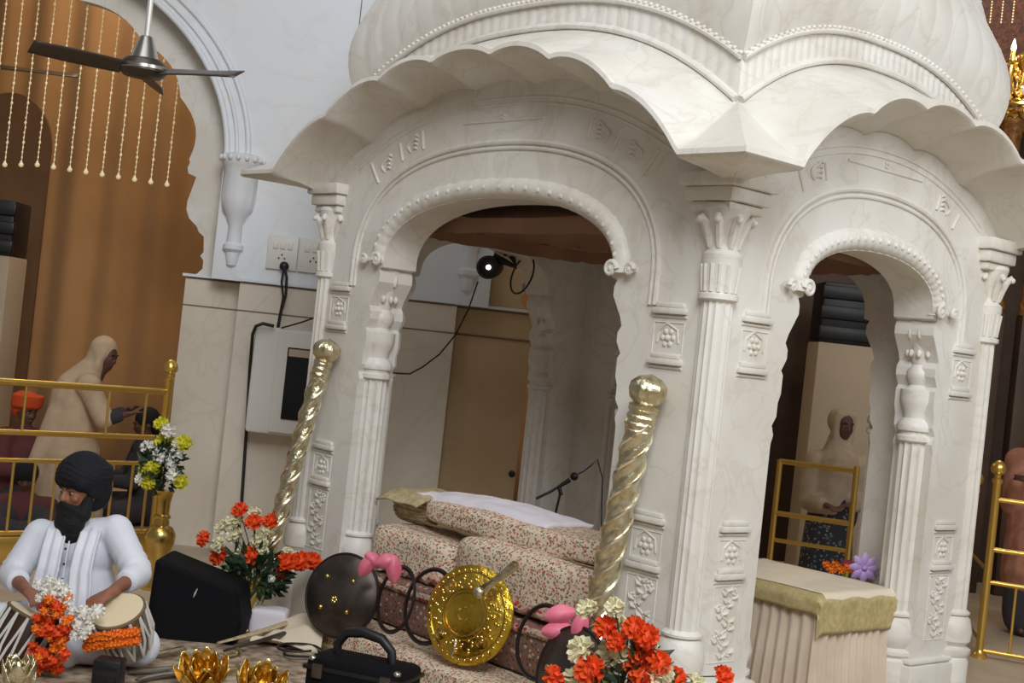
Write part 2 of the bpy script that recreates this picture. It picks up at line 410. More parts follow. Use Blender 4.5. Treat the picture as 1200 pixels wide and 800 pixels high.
def lobes(s, cusps, amp):
    a = abs(s)
    for c0, c1 in zip(cusps, cusps[1:]):
        if c0 <= a <= c1 or (c0 < 0 and a <= c1):
            t = (a-c0)/(c1-c0); return amp*max(0, sin(PI*t))**.65
    return 0.0
for si, (S, O, H, PL) in enumerate(SIDES):
    P = mapper(S, O, PL)
    wide = H > 1.2
    w0, wv = (.98, .86) if wide else (.637, .51)
    apex = 2.37 if wide else 2.265
    SP = 2.03
    def curve(off, n=40, wv=wv, apex=apex, SP=SP):
        pts = []
        for i in range(n+1):
            a = PI*i/n
            x = -wv*math.copysign(abs(cos(a))**.92, cos(a)); z = SP+(apex-SP)*sin(a)**.85
            pts.append(Vector((x, 0, z)))
        if off:
            q = []
            for i, p_ in enumerate(pts):
                t = (pts[min(i+1, n)]-pts[max(i-1, 0)]).normalized(); nn = Vector((-t.z, 0, t.x))
                if i == 0: nn = Vector((-1, 0, 0))
                if i == n: nn = Vector((1, 0, 0))
                q.append(p_+nn*off)
            pts = q
        return [(p_.x, p_.z) for p_ in pts]
    # bracket profile of the jamb, measured inwards from w0
    brk = [(0, 0), (0, 1.36), (.012, 1.40), (-.005, 1.44), (.02, 1.48), (.02, 1.54), (.035, 1.58), (.035, 1.66), (.02, 1.68), (.05, 1.73), (.05, 1.77), (.03, 1.80), (.045, 1.84), (.07, 1.88), (.10, 1.93), (.10, 1.97), (.085, 2.0), (.12, 2.01)]
    if wide: apz, tipz, pw = 2.93, 2.49, 2.4
    else: apz, tipz, pw = 2.80, 2.49, 2.2
    zin = lambda s: tipz-.06+(apz-tipz+.06)*(1-min(1, abs(s)/H)**pw)
    top = [(H-.03-(2*H-.06)*i/30, zin(H-.03-(2*H-.06)*i/30)+.08) for i in range(31)]
    cv = curve(0)
    outl = [(w0-x, z) for x, z in brk] + [(x, z) for x, z in cv[::-1]][1:-1] + [(-w0+x, z) for x, z in brk[::-1]] + [(-H+.03, 0)] + top[::-1] + [(H-.03, 0)]
    g = MB(); g.prism(outl, -.22, 0, P); g.build('arch_wall', 'marble', pav, smooth=30)
    # roll moulding round the opening with leafy bumps
    g = MB(); c1 = curve(.052, 90)
    g.tube([P(x, -.018, z) for x, z in c1], [.052+.0025*sin(i*1.9) for i in range(len(c1))], 12)
    for i in range(2, len(c1)-2, 3): g.ell(P(c1[i][0]+.012*sin(i*2.1), .026, c1[i][1]), (.014, .014, .014), nu=7, nv=5)
    g.build('roll_moulding', 'marble', pav)
    # outer double moulding running down to the pilaster
    g = MB()
    for off, r in ((.245, .010), (.275, .014)):
        cc = curve(off, 60)
        cc = [(-(wv+off), 1.90)] + cc + [((wv+off), 1.90)]
        g.tube([P(x, .002, z) for x, z in cc], r, 8)
    g.build('outer_moulding', 'marble', pav)
    # thin shadow-gap moulding following the eave
    cus = [-.22, .22, .64, 1.07, H] if wide else [-.2, .2, .6, H]
    g = MB()
    for dz in (.07, .10):
        g.tube([P(s, .0, zin(s)-dz) for s in [H*.8*(-1+2*i/40) for i in range(41)]], .006, 6)
    g.build('fascia_bead', 'marble', pav)
    # volutes: a scroll at the opening and one further out, each side
    for sg in (-1, 1):
        g = MB()
        for (vx, r) in ((wv+.02, .036), (wv+.135, .026)):
            sp = []
            for i in range(26):
                a = i/25*3.4*PI; rr = r*(1-i/30)
                sp.append(P(sg*(vx+(rr*cos(a))*sg*sg), .035, 2.045+rr*sin(a)))
            g.tube(sp, [.013*(1-.5*i/25) for i in range(26)], 8)
            g.ell(P(sg*vx, .03, 2.045), (.018, .018, .018), nu=10, nv=7)
            g.tube([P(sg*vx, -.20, 2.045), P(sg*vx, .03, 2.045)], r*.5, 14)
        g.build('volute', 'marble', pav)
    # pilaster panels: caps, frames, motifs
    pc = H-.254
    for sg in (-1, 1):
        for zs, frames, zc in (((1.867, 1.652), ((1.68, 1.85),), 1.765), ((.985, .785), ((.81, .97), (.42, .775)), .885)):
            g = MB()
            for z in zs:
                g.box(P(sg*pc, .002, z+.012), (.19 if S[0] else .04, .19 if S[1] else .04, .026), bev=.006)
                g.box(P(sg*pc, .0, z+.036), (.16 if S[0] else .03, .16 if S[1] else .03, .022), bev=.006)
                g.tube([P(sg*pc-.095, .002, z-.012), P(sg*pc, .002, z-.012), P(sg*pc+.095, .002, z-.012)], .006, 6)
            for (za, zb) in frames:
                x0, x1 = sg*pc-.085, sg*pc+.085
                g.tube([P(x0, .0, za+.015), P(x1, .0, za+.015), P(x1, .0, zb-.02), P(x0, .0, zb-.02)], .004, 6, closed=True)
            for k in range(6):
                a = PI/3*k; g.ell(P(sg*pc+.030*cos(a), -.003, zc+.030*sin(a)), (.013, .013, .013), nu=8, nv=6)
            g.ell(P(sg*pc, .002, zc), (.014, .014, .014), nu=8, nv=6)
            g.tube([P(sg*pc-.06, .001, zc-.02), P(sg*pc-.055, .001, zc+.03), P(sg*pc-.01, .001, zc+.062), P(sg*pc+.05, .001, zc+.035), P(sg*pc+.06, .001, zc-.02)], .005, 6)
            if zc > 1: g.build('pilaster_relief', 'marble', pav)
        # climbing vine with leaves and blossoms
        g.tube([P(sg*pc+.03*sin(k*.7), .0, .45+.30*k/24) for k in range(25)], .005, 6)
        for k in range(18):
            zz = .46+.28*k/17; sd_ = 1 if k % 2 else -1; xx = sg*pc+.03*sin((zz-.45)/.30*24*.7)+sd_*.030
            g.tube([P(xx-sd_*.022, .0, zz-.008), P(xx, .004, zz), P(xx+sd_*.018, .0, zz+.012)], [.004, .011, .003], 6)
        for k in range(5):
            zz = .47+.065*k; xx = sg*pc+.045*(-1 if k % 2 else 1)
            for j in range(5): a = 2*PI*j/5; g.ell(P(xx+.012*cos(a), .0, zz+.012*sin(a)), (.007, .007, .007), nu=6, nv=5)
        x0, x1 = w0-.03, H-.005; mid = (x0+x1)/2*sg; wd = x1-x0
        def ring(z, hh, ext):
            sz = (wd+2*ext, .24+2*ext) if S[0] else (.24+2*ext, wd+2*ext)
            g.box(P(mid, -.10, z), (sz[0], sz[1], hh), bev=min(.012, hh*.4))
        g.build('pilaster_relief', 'marble', pav); g = MB(); ring(.335, .025, .008); ring(.16, .32, .016); g.build('pier_base', 'marble', pav)
        # spandrel carvings: radial bars and curling sprigs
        g = MB(); R_ = curve(.33, 60)
        for fr in ((.70, .78, .86) if wide else (.72, .80)):
            i = int(60*fr); x, z = R_[i]; x2, z2 = curve(.48, 60)[i]
            k_ = min(1, max(.3, (zin(x2)-.13-z)/max(.01, z2-z))); x2, z2 = x+(x2-x)*k_, z+(z2-z)*k_
            g.tube([P(sg*x, .002, z), P(sg*(x+x2)/2, .003, (z+z2)/2), P(sg*x2, .002, z2)], .0075, 6)
        for fr in ((.74, .82) if wide else (.76,)):
            i = int(60*fr); x, z = curve(.39, 60)[i]
            g.tube([P(sg*(x+.03*sin(t*4.5)), .002, z-.045+.09*t) for t in [k/12 for k in range(13)]], [.010-.005*abs(k/6-1) for k in range(13)], 6)
            for k in range(4): g.tube([P(sg*(x-.01), .001, z-.03+.022*k), P(sg*(x-.035), .004, z-.02+.022*k), P(sg*(x-.05), .001, z-.03+.022*k)], [.003, .009, .003], 6)
        g.build('spandrel_carving', 'marble', pav)
    z0 = curve(.36, 60)[30][1]; g = MB()
    g.tube([P(-.30, .001, z0+.02), P(0, .001, z0+.02), P(.30, .001, z0+.02)], .006, 6)
    for k in range(5): a = 2*PI*k/5; g.ell(P(.012*cos(a), .002, z0+.045+.012*sin(a)), (.008, .008, .008), nu=7, nv=5)
    g.build('crown_rosette', 'marble', pav)
    # fluted colonnettes inside the jambs
    for sg in (-1, 1):
        g = MB()
        prof = [(.10, 0), (.10, .33), (.085, .345), (.10, .36), (.10, .375), (.07, .39), (.095, .42), (.10, .46), (.085, .52), (.07, .545), (.082, .55), (.082, .56), (.068, .575), (.070, 1.40), (.085, 1.41), (.085, 1.43), (.072, 1.44), (.072, 1.455), (.085, 1.46), (.088, 1.48), (.08, 1.50), (.06, 1.52), (.062, 1.55), (.08, 1.59), (.085, 1.61), (.085, 1.66), (.06, 1.67), (.045, 1.685), (.068, 1.72), (.068, 1.75), (.045, 1.785), (.05, 1.80), (.06, 1.86), (.075, 1.90), (.095, 1.96), (.09, 2.0), (.06, 2.02)]
        g.lathe(prof, 48, c=P(sg*(w0-.005), -.11, 0), flute=12, famp=.16, frange=(.572, 1.402))
        for k in range(10):
            a = 2*PI*k/10; q = P(sg*(w0-.005), -.11, 1.94); g.ell(q+Vector((.085*cos(a), .085*sin(a), 0)), (.018, .018, .035), nu=8, nv=6)
            g.ell(q+Vector((.07*cos(a), .07*sin(a), -.1)), (.014, .014, .02), nu=8, nv=6)
        g.build('colonnette', 'marble', pav)
    # ---------------- curved scalloped eave
    PJ = .36
    E = H+PJ
    apo = 2.975 if wide else 2.865
    tip = 2.46
    cusT = [-.22, .22, .64, 1.07, H+.02] if wide else [-.2, .2, .6, H+.02]
    zo = lambda s: tip+(apo-tip)*(1-min(1, abs(s)/H)**(2.5 if wide else 2.3))
    fap = 3.20 if wide else 3.10
    zf = lambda s: 2.77+(fap-2.77)*(1-min(1, abs(s)/(H-.08))**2.4)
    g = MB(); N = 161
    def sec(u, v):
        so = -E+2*E*u; a = min(abs(so), H)*(1 if so >= 0 else -1)
        lb = lobes(a, cusT, .045) if abs(so) < H else 0
        if abs(so) >= H-.001: lb = 0
        pj = PJ-.05*(1-(min(abs(so), H)/H)**2)
        if v == 0: return P(a*.999, -.03, zin(a)+lb*.8-.018)
        if v == 1: return P(a*(1+.02/H), .022, zin(a)+lb*.8-.016)
        if v == 2: return P(so*.5+a*.5, pj*.5, (zin(a)*.45+zo(a)*.55)+lb*1.05)
        if v == 3: return P(so, pj-.012, zo(a)+lb)
        if v == 4: return P(so, pj, zo(a)+lb+.012)
        if v == 5: return P(so, pj-.004, zo(a)+lb+.034)
        ab = min(abs(so), H-.08)*(1 if so >= 0 else -1)
        if v == 6: return P(so*.7+ab*.3, pj*.7-.024, zo(a)*.72+zf(ab)*.28+lb*.45+.014)
        if v == 7: return P(so*.35+ab*.65, pj*.35-.052, zo(a)*.34+zf(ab)*.66+lb*.12+.0)
        if v == 8: return P(ab, -.08, zf(ab)-.0)
        return P(ab, -.2, zf(ab))
    rows = [[g.bm.verts.new(sec(i/(N-1), v)) for v in range(10)] for i in range(N)]
    for i in range(N-1):
        for v in range(9):
            try: g.bm.faces.new((rows[i][v], rows[i+1][v], rows[i+1][v+1], rows[i][v+1]))
            except ValueError: pass
    g.build('eave', 'marble', pav, smooth=50)
    # roll at the foot of the frieze, frieze and beaded band
    hw = H-.08
    fz = lambda s: zf(s)+.135+.055*(min(1, abs(s)/hw)**2)
    ss = [hw*(-1+2*i/80) for i in range(81)]
    g = MB(); g.tube([P(s, -.065, zf(s)+.012) for s in ss], .017, 8); g.build('frieze_foot_roll', 'marble', pav)
    g = MB()
    for k in range(1, 161):
        pass
    NN = 240
    rows = []
    for i in range(NN+1):
        s = hw*(-1+2*i/NN); w = .004*abs(sin(i*PI/6))
        rows.append([g.bm.verts.new(P(s, -.08+w, zf(s)-.02)), g.bm.verts.new(P(s, -.085+w, fz(s)))])
    for A, B in zip(rows, rows[1:]): g.bm.faces.new((A[0], B[0], B[1], A[1]))
    g.build('frieze', 'marble', pav, smooth=60)
    g = MB(); g.tube([P(s, -.07, fz(s)) for s in ss], .014, 8)
    nb = int(2*hw/.036)
    for k in range(nb+1):
        s = hw*(-1+2*k/nb); g.ell(P(s, -.064, fz(s)+.016), (.012, .012, .010), nu=7, nv=5)
    g.build('beaded_band', 'marble', pav)
    # dome quarter: rises from the frieze, ribs and petals
    g = MB(); NU, NV = 180, 26
    ZT = 4.75
    def dom(u, v, hw=hw, PL=PL, H=H, fz=fz, P=P):
        sc_ = (1.0+.05*sin(PI*min(1, v/.35))*1.0)*max(.0, 1-v**2.6)**.62
        sc_ = max(sc_, .03)
        s = hw*(-1+2*u)
        z = fz(s)*(1-v)+ZT*v if False else fz(s)+(ZT-fz(s))*(v**1.05)
        rib = .006*abs(sin(u*PI*(20 if H > 1.2 else 14)))**.5*min(1, v*10)*(1-v)
        return P(s*sc_, (PL-.08)*sc_-PL+rib, z)
    g.grid(dom, NU, NV)
    g.build('dome_side', 'marble', pav, smooth=50)
# corner piers, columns and capitals
for sx in (-1, 1):
    for sy in (-1, 1):
        cx, cy = sx*HA, sy*HB
        g = MB()
        g.box((cx-sx*.107, cy-sy*.107, 1.22), (.20, .20, 2.44))
        g.build('corner_pier', 'marble', pav, smooth=0)
        g = MB()
        prof = [(.10, 0), (.10, .32), (.09, .34), (.105, .36), (.105, .38), (.075, .395), (.10, .42), (.104, .47), (.09, .53), (.072, .55), (.085, .555), (.085, .565), (.070, .58), (.070, 1.93), (.084, 1.94), (.084, 1.96), (.070, 1.965), (.074, 2.0), (.080, 2.08), (.084, 2.10), (.084, 2.125), (.068, 2.14), (.062, 2.17), (.07, 2.2), (.09, 2.28), (.10, 2.31), (.09, 2.33)]
        q_ = .075 if (sx < 0) else .035; c0 = (cx-sx*q_, cy-sy*.035, 0)
        g.lathe(prof, 60, c=c0, flute=14, famp=.14, frange=(.575, 1.932))
        for k in range(14):
            a = 2*PI*k/14
            g.tube([Vector(c0)+Vector(((.068+.003*t)*cos(a), (.068+.003*t)*sin(a), 1.97+.028*t)) for t in range(5)], .010, 6)
        for k in range(8):
            a = 2*PI*k/8+PI/8
            d = Vector((cos(a), sin(a), 0)); b0 = Vector(c0)
            g.tube([b0+d*.06+Vector((0, 0, 2.15)), b0+d*.07+Vector((0, 0, 2.2)), b0+d*.09+Vector((0, 0, 2.25)), b0+d*.118+Vector((0, 0, 2.275)), b0+d*.124+Vector((0, 0, 2.262))], [.014, .02, .02, .015, .009], 8)
            g.ell(b0+d*.12+Vector((0, 0, 2.262)), (.015, .015, .015), nu=8, nv=6)
        g.build('corner_column', 'marble', pav)
        g = MB()
        ox, oy = cx-sx*.07, cy-sy*.07
        for z0, z1, w in ((2.30, 2.34, .22), (2.34, 2.40, .26), (2.40, 2.46, .30)):
            g.box((ox, oy, (z0+z1)/2), (w, w, z1-z0), bev=.01)
        g.build('capital_block', 'marble', pav)
# dome finial, textile lining and inner ceiling
g = MB(); g.lathe([(.3, 4.66), (.34, 4.70), (.3, 4.75), (.2, 4.78), (.24, 4.85), (.12, 4.92), (.16, 5.0), (.05, 5.08), (.06, 5.14), (.01, 5.3)], 30); g.build('finial', 'gold', pav)
g = MB(); g.box((0, 0, 2.96), (2*HA-.3, 2*HB-.3, .04)); g.build('inner_ceiling', 'marble', pav, smooth=0)
g = MB()
g.grid(lambda u, v: Vector(((HA-.26)*(1-v)*math.copysign(abs(cos(2*PI*u))**.5, cos(2*PI*u)), (HB-.26)*(1-v)*math.copysign(abs(sin(2*PI*u))**.5, sin(2*PI*u)), 2.31+.40*sin(PI/2*v)+.012*sin(40*PI*u)*(1-v))), 80, 12, cu=True)
g.grid(lambda u, v: Vector(((HA-.26)*math.copysign(abs(cos(2*PI*u))**.5, cos(2*PI*u)), (HB-.26)*math.copysign(abs(sin(2*PI*u))**.5, sin(2*PI*u)), 2.31-.07*v-.012*abs(sin(30*PI*u))*v)), 80, 4, cu=True)
g.build('cloth_lining', 'ceil', pav)
#REST

# ================================================================== BLOOMS
def bloom_mesh(r, n=46, pl=.45, pw=.26, seed=1, dome=.62):
    rnd = random.Random(seed); bm = bmesh.new()
    t = MB(); t.bm.free(); t.bm = bm
    t.ell((0, 0, 0), (r*.62, r*.62, r*.5), nu=10, nv=6)
    for k in range(n):
        f = (k+.5)/n; th = math.acos(1-f*(1+dome)); ph = k*2.39996
        d = Vector((sin(th)*cos(ph), sin(th)*sin(ph), cos(th)*.8)).normalized()
        R = align(d); R = R @ rotz(rnd.random()*3)
        c = d*r*.62
        b0 = c - d*r*.1
        w = r*pw*(.8+.4*rnd.random()); L = r*pl*(.85+.3*rnd.random())
        s1 = R @ Vector((w, 0, 0)); up = d*L + Vector((0, 0, -.0))
        bend = (R @ Vector((0, 1, 0)))*w*.5
        v = [b0-s1*.6, b0+s1*.6, c+s1+up*.6+bend*.3, c+up+bend, c-s1+up*.6+bend*.3]
        vs = [bm.verts.new(q) for q in v]
        bm.faces.new(vs)
    me = bpy.data.meshes.new('bloom'); bm.to_mesh(me); bm.free(); return me
BL = {}
for nm, r in (('orange', .042), ('ivory', .042), ('yellow', .042), ('whitepet', .038), ('marigold', .022), ('smallwhite', .02), ('smallorange', .026)):
    me = bloom_mesh(r, n=46 if r > .03 else 26, seed=len(nm))
    me.materials.append(M[{'smallwhite': 'whitepet', 'smallorange': 'orange'}.get(nm, nm)]); BL[nm] = me
def bloom(kind, w, parent, d=(0, -1, .5), sc=1.0, name=None):
    o = bpy.data.objects.new(name or ('flower_head' if kind not in ('marigold',) else 'marigold'), BL[kind]); C.objects.link(o)
    o.parent = parent; o.location = Vector(w)-parent.location
    o.rotation_euler = align(Vector(d)+Vector((random.uniform(-.3, .3), 0, random.uniform(-.3, .3)))).to_euler(); o.scale = (sc,)*3
    return o
def foliage(parent, c, r, n=90, name='foliage', m='leaf', ls=.065, stems=None):
    g = MB(); c = Vector(c)-parent.location
    for k in range(n):
        d = Vector((random.gauss(0, 1), random.gauss(0, 1), random.gauss(0, .9))).normalized()
        p = c + Vector((d.x*r[0], d.y*r[1], d.z*r[2]))*(random.random()**.4)
        a = (d+Vector((random.uniform(-.7, .7), random.uniform(-.7, .7), random.uniform(-.2, .9)))).normalized(); s_ = a.orthogonal().normalized()*ls*.26
        L = ls*random.uniform(.7, 1.3); n_ = a.cross(s_)*.25
        v = [g.bm.verts.new(q) for q in (p, p+a*L*.4+s_+n_, p+a*L, p+a*L*.4-s_+n_)]
        g.bm.faces.new(v)
    if stems:
        for q in stems: g.tube([Vector(stems[0])*0 + (c-Vector((0, 0, r[2]))), (c+Vector(q)-parent.location)/2+Vector((0, 0, .01)), Vector(q)-parent.location], .0028, 5)
    return g.build(name, m, parent, smooth=0)
def bouquet(loc, label, blooms, Y, leafc, leafr, big=1.0, n=110, jit=.07):
    t = empty('flower_bouquet', label, 'flowers', loc)
    st = []
    for kind, x, y, s_ in blooms:
        w_ = at(x, y, Y+random.uniform(-jit, jit)); st.append(w_)
        d = (w_-Vector(leafc)); d.y -= .12; d.z += .05
        bloom(kind, w_, t, d.normalized(), s_*big)
    foliage(t, leafc, leafr, n=n, stems=st)
    return t
def vase(name, loc, prof, m, label, seg=36):
    g = MB(); g.lathe(prof, seg); o = g.build(name, m, loc=loc); tag(o, label, 'vase'); return o

# right bouquet, in front of the corner column
vr = on(728, 925, 0.0); YR = 5.1
vr = Vector((at(735, 820, YR).x-.05, YR, 0))
vase('flower_vase', vr, [(.09, 0), (.10, .02), (.07, .05), (.04, .10), (.035, .14), (.07, .2), (.085, .28), (.06, .36), (.035, .40), (.04, .44), (.06, .47), (.055, .465), (.03, .42)][:11], 'gold', 'gold vase under the orange and cream bouquet by the corner column')
rb = [('orange', 710, 735, 1), ('orange', 743, 736, 1), ('orange', 758, 745, 1), ('orange', 751, 765, 1.05), ('orange', 650, 793, .95), ('orange', 691, 785, 1.25), ('orange', 739, 778, .9), ('orange', 772, 777, 1), ('orange', 753, 791, 1.1), ('orange', 847, 792, .9), ('orange', 790, 795, 1), ('orange', 722, 752, .8),
      ('ivory', 727, 738, 1.15), ('ivory', 681, 762, 1.15), ('ivory', 713, 767, 1.1), ('ivory', 726, 766, .9), ('ivory', 688, 713, .85), ('ivory', 720, 711, .8), ('ivory', 774, 788, 1.15), ('ivory', 673, 799, 1.15), ('ivory', 706, 795, .9), ('ivory', 815, 800, .8), ('ivory', 762, 758, .7)]
lc = at(735, 800, YR+.02)
bouquet((lc.x, lc.y, .44), 'orange and cream flower bouquet in front of the fluted corner column', rb, YR, lc, (.17, .1, .14), big=1.12, n=230, jit=.06)
# left bouquet behind the twisted pole
YL = 7.42
pl_ = at(286, 745, YL)
vl = Vector((pl_.x, YL, 0))
vase('flower_vase', vl, [(.10, 0), (.105, .02), (.09, .045), (.05, .07), (.035, .10), (.04, .14), (.055, .2), (.065, .25), (.075, .27)], 'gold', 'gold flared vase with orange and white flowers behind the left twisted pole')
lb = [('orange', x, y, s_) for x, y, s_ in ((281, 598, 1), (297, 612, 1.05), (317, 611, 1), (239, 631, .95), (257, 651, 1.2), (295, 650, 1.2), (336, 658, 1.15), (352, 657, 1.2), (366, 657, 1.1), (330, 672, .8))] + \
     [('ivory', x, y, s_) for x, y, s_ in ((275, 610, 1.05), (298, 601, .8), (260, 617, .9), (275, 627, 1), (256, 638, .9), (304, 634, 1.05), (284, 651, 1), (313, 622, .8), (337, 647, .7), (308, 645, .7))] + \
     [('smallwhite', x, y, 1) for x, y in ((254, 667), (260, 677), (264, 688), (273, 683), (292, 690), (327, 685), (318, 678))]
lc = at(300, 672, YL)
bouquet((lc.x, lc.y, .27), 'orange and white flower bouquet between the black wedge and steel shield', lb, YL, lc, (.17, .12, .13), big=1.1, n=300, jit=.05)
# far vase by the brass railing
YF = 8.25
pf = at(181, 690, YF)
vase('tall_vase', Vector((pf.x, YF, 0)), [(.08, 0), (.085, .02), (.05, .05), (.04, .12), (.06, .2), (.085, .28), (.09, .33), (.07, .37), (.045, .385), (.042, .42), (.05, .43), (.05, .44), (.038, .45), (.04, .52), (.05, .575), (.06, .59)], 'gold', 'tall gold vase with yellow and white flowers beside the brass railing')
fb = [('yellow', x, y, s_) for x, y, s_ in ((189, 497, 1), (193, 517, 1.25), (215, 519, 1.1), (181, 546, 1), (170, 550, .9), (174, 565, 1), (212, 564, 1))] + [('whitepet', x, y, s_) for x, y, s_ in ((197, 505, 1.1), (173, 524, 1.1), (188, 533, 1.2), (206, 532, 1.15), (165, 562, .9), (203, 557, 1.1), (200, 543, .9), (205, 520, .6))]
lc = at(190, 546, YF+.03)
bouquet((lc.x, lc.y, .59), 'yellow and white flower bouquet beside the marble pier', fb, YF, lc, (.11, .08, .15), big=1.1, n=200, jit=.04)

# ================================================================== THRONE BEDDING (canopy coordinates -> world)
def put(o, label, cat, loc, rz=TH, group=None):
    o.location = W(loc); o.rotation_euler = (0, 0, rz); return tag(o, label, cat, group)
def cushion(g, c, s_, e=.35, nu=64, nv=28, lump=.0):
    base = len(g.bm.verts)
    g.ell(c, (s_[0]/2, s_[1]/2, s_[2]/2), nu=nu, nv=nv, e=e)
    if lump:
        g.bm.verts.ensure_lookup_table()
        for v in g.bm.verts[base:]:
            v.co += Vector((0, -1, .6))*lump*noise.noise(v.co*5)+Vector((0, 0, 1))*lump*noise.noise(v.co*2.2+Vector((3, 1, 2)))
t = empty('throne_platform', 'low platform spread with floral cotton inside the wide marble arch', 'platform', W((0, -.62, 0)), TH)
g = MB(); cushion(g, (0, -.06, .075), (1.90, 1.28, .14), e=.14, lump=.010); g.build('quilt', 'floral', t)
g = MB(); g.box((0, -.02, .045), (1.84, 1.20, .09), bev=.01); g.build('base', 'brocade', t)
g = MB()
g.tube([(-.93, -.695, .04), (.93, -.695, .04)], .018, 8); g.build('gold_edging', 'brocedge', t)
t = empty('mattress', 'thick mattress in brown floral print behind the shields', 'mattress', W((0, -.58, .145)), TH)
g = MB(); cushion(g, (0, -.02, .12), (1.78, .84, .25), e=.2, lump=.015); g.build('cover', 'maroonprint', t)
g = MB(); g.tube([(-.88, -.43, .215), (-.3, -.44, .205), (.3, -.44, .21), (.88, -.43, .215)], .02, 8); g.build('red_border', 'floralred', t)
def bolster(name, c, s_, label, mat_='floral', e=.38, border=True, lump=.012, grp=None):
    t = empty(name, label, 'cushion', W((c[0], c[1], c[2]-s_[2]/2)), TH, grp)
    g = MB(); cushion(g, (0, 0, s_[2]/2), s_, e=e, lump=lump); g.build('cover', mat_, t)
    if border:
        g = MB(); n = 40
        g.tube([(-s_[0]/2+.02+(s_[0]-.04)*i/n, -s_[1]/2+.012+.012*noise.noise(Vector((i*.3, 0, 0))), .05+.012*sin(i*1.1)) for i in range(n+1)], .022, 8)
        g.build('red_border', 'floralred', t)
    return t
bolster('bolster_cushion', (-.55, -.74, .51), (.70, .46, .25), 'floral bolster at the left end of the lower cushion row')
bolster('bolster_cushion', (.345, -.74, .545), (1.10, .46, .31), 'long floral bolster directly behind the gold shield')
bolster('back_cushion', (.12, -.66, .745), (1.50, .42, .13), 'flat floral cushion laid along the top of the bolsters', border=False)
g = MB(); g.tube([(-.63+.075*i, -.885-.004*sin(i), .692+.004*sin(i*1.7)) for i in range(21)], .007, 6); put(g.build('crease_shade_line', 'seam'), 'dark line painting the shaded crease between the cushion rows', 'cord', (0, 0, 0))  # dark tube laid in to paint the shade of the crease
# pleated brocade end cushion
t = empty('end_pillow', 'gold brocade pillow with pleated end left of the white sheet', 'pillow', W((-.80, -.70, .625)), TH)
g = MB(); g.lathe([(.02, -.16), (.06, -.155), (.085, -.13), (.09, -.05), (.088, .08), (.07, .15), (.02, .165)], 44, c=(0, 0, .10), R=Matrix.Rotation(PI/2, 3, 'Y') @ Matrix.Identity(3), flute=22, famp=.10, frange=(-.2, .2)); g.build('pleated_body', 'brocade', t)
g = MB()
g.grid(lambda u, v: Vector((-.15+.36*u, -.19+.32*v, .205-.09*max(0, .45-v)**1.5*2.2-.05*max(0, .3-u)*1.2-.02*max(0, u-.6)+.005*sin(9*u+4*v))), 30, 24); o = g.build('flap', 'brocade', t); md = o.modifiers.new('s', 'SOLIDIFY'); md.thickness = .01
# white cloth on top
def sheet(name, m, x0, x1, y0, y1, z0, hfun, nx=50, ny=24, th=.012, parent=None):
    g = MB(); g.grid(lambda u, v: Vector((x0+(x1-x0)*u, y0+(y1-y0)*v, z0+hfun(u, v))), nx, ny)
    o = g.build(name, m, parent); md = o.modifiers.new('s', 'SOLIDIFY'); md.thickness = th; md.offset = -1; return o
o = sheet('folded_sheet', 'lilac', -.74, .30, -.80, -.45, .815, lambda u, v: .045*sin(PI*min(1, max(0, u)))**.6*sin(PI*v)**.5+.012*noise.noise(Vector((u*9, v*5, 0)))+(-.04*max(0, .1-v)*8 if u > .1 else 0), th=.02)
put(o, 'crumpled white sheet lying on top of the floral cushions', 'sheet', (0, 0, 0))

# ================================================================== SHIELDS, RINGS, BOWS
def frame_for(n):      # z axis = n, local y roughly up
    n = Vector(n).normalized(); x = Vector((0, 0, 1)).cross(n).normalized(); y = n.cross(x)
    return Matrix((x, y, n)).transposed()
def wobj(w, n, name, label, cat):
    t = empty(name, label, cat, w); t.rotation_euler = frame_for(n).to_euler(); return t
def dish(R_, h, th=.012, n=16, rim=.01):
    pr = [(R_*i/n, h*(1-(i/n)**2)) for i in range(n+1)]
    pr[0] = (.001, h)
    return pr + [(R_+rim, -.004), (R_+rim, -.014), (R_, -.016)] + [(R_*i/n, h*(1-(i/n)**2)-th) for i in range(n, 0, -1)] + [(.001, h-th)]
# gold
def W2(l): return W(l)
gs = W(AP(549, 720, .13)); t = wobj(gs, (-.50, -.86, .20), 'gold_shield', 'round embossed gold shield leaning against the floral bolsters', 'shield')
R_ = .222
g = MB(); g.lathe(dish(R_, .05), 64); g.build('dish', 'hammered', t)
g = MB()
for rr in (.198, .118, .10, .03): 
    zz = .05*(1-(rr/R_)**2)+.002; g.tube([(rr*cos(a*PI/32), rr*sin(a*PI/32), zz) for a in range(64)], .0045, 6, closed=True)
for k in range(40):
    a = 2*PI*k/40; rr = .208; g.ell((rr*cos(a), rr*sin(a), .009), (.007, .007, .005), nu=8, nv=5)
for k in range(16):
    a = 2*PI*k/16; 
    for q in range(5): rr = .125+.013*q; aa = a+.12*sin(q*1.3); g.ell((rr*cos(aa), rr*sin(aa), .05*(1-(rr/R_)**2)+.001), (.008, .008, .005), nu=8, nv=5)
g.build('embossed_ring', 'gold', t)
for k in range(4):
    a = PI/4+PI/2*k; rr = .158; g = MB(); zz = .05*(1-(rr/R_)**2)
    g.lathe([(.03, 0), (.03, .006), (.022, .008), (.02, .004), (.012, .006), (.010, .014), (.001, .018)], 20, c=(rr*cos(a), rr*sin(a), zz)); g.build('boss', 'gold', t)
g = MB()
g.tube([(.018*sin(q*.8)-.03, -.20+.03*q*.9, .03+.012*sin(q)) for q in range(6)], [.006, .008, .009, .008, .006, .004], 8); g.build('tassel', 'silver', t)
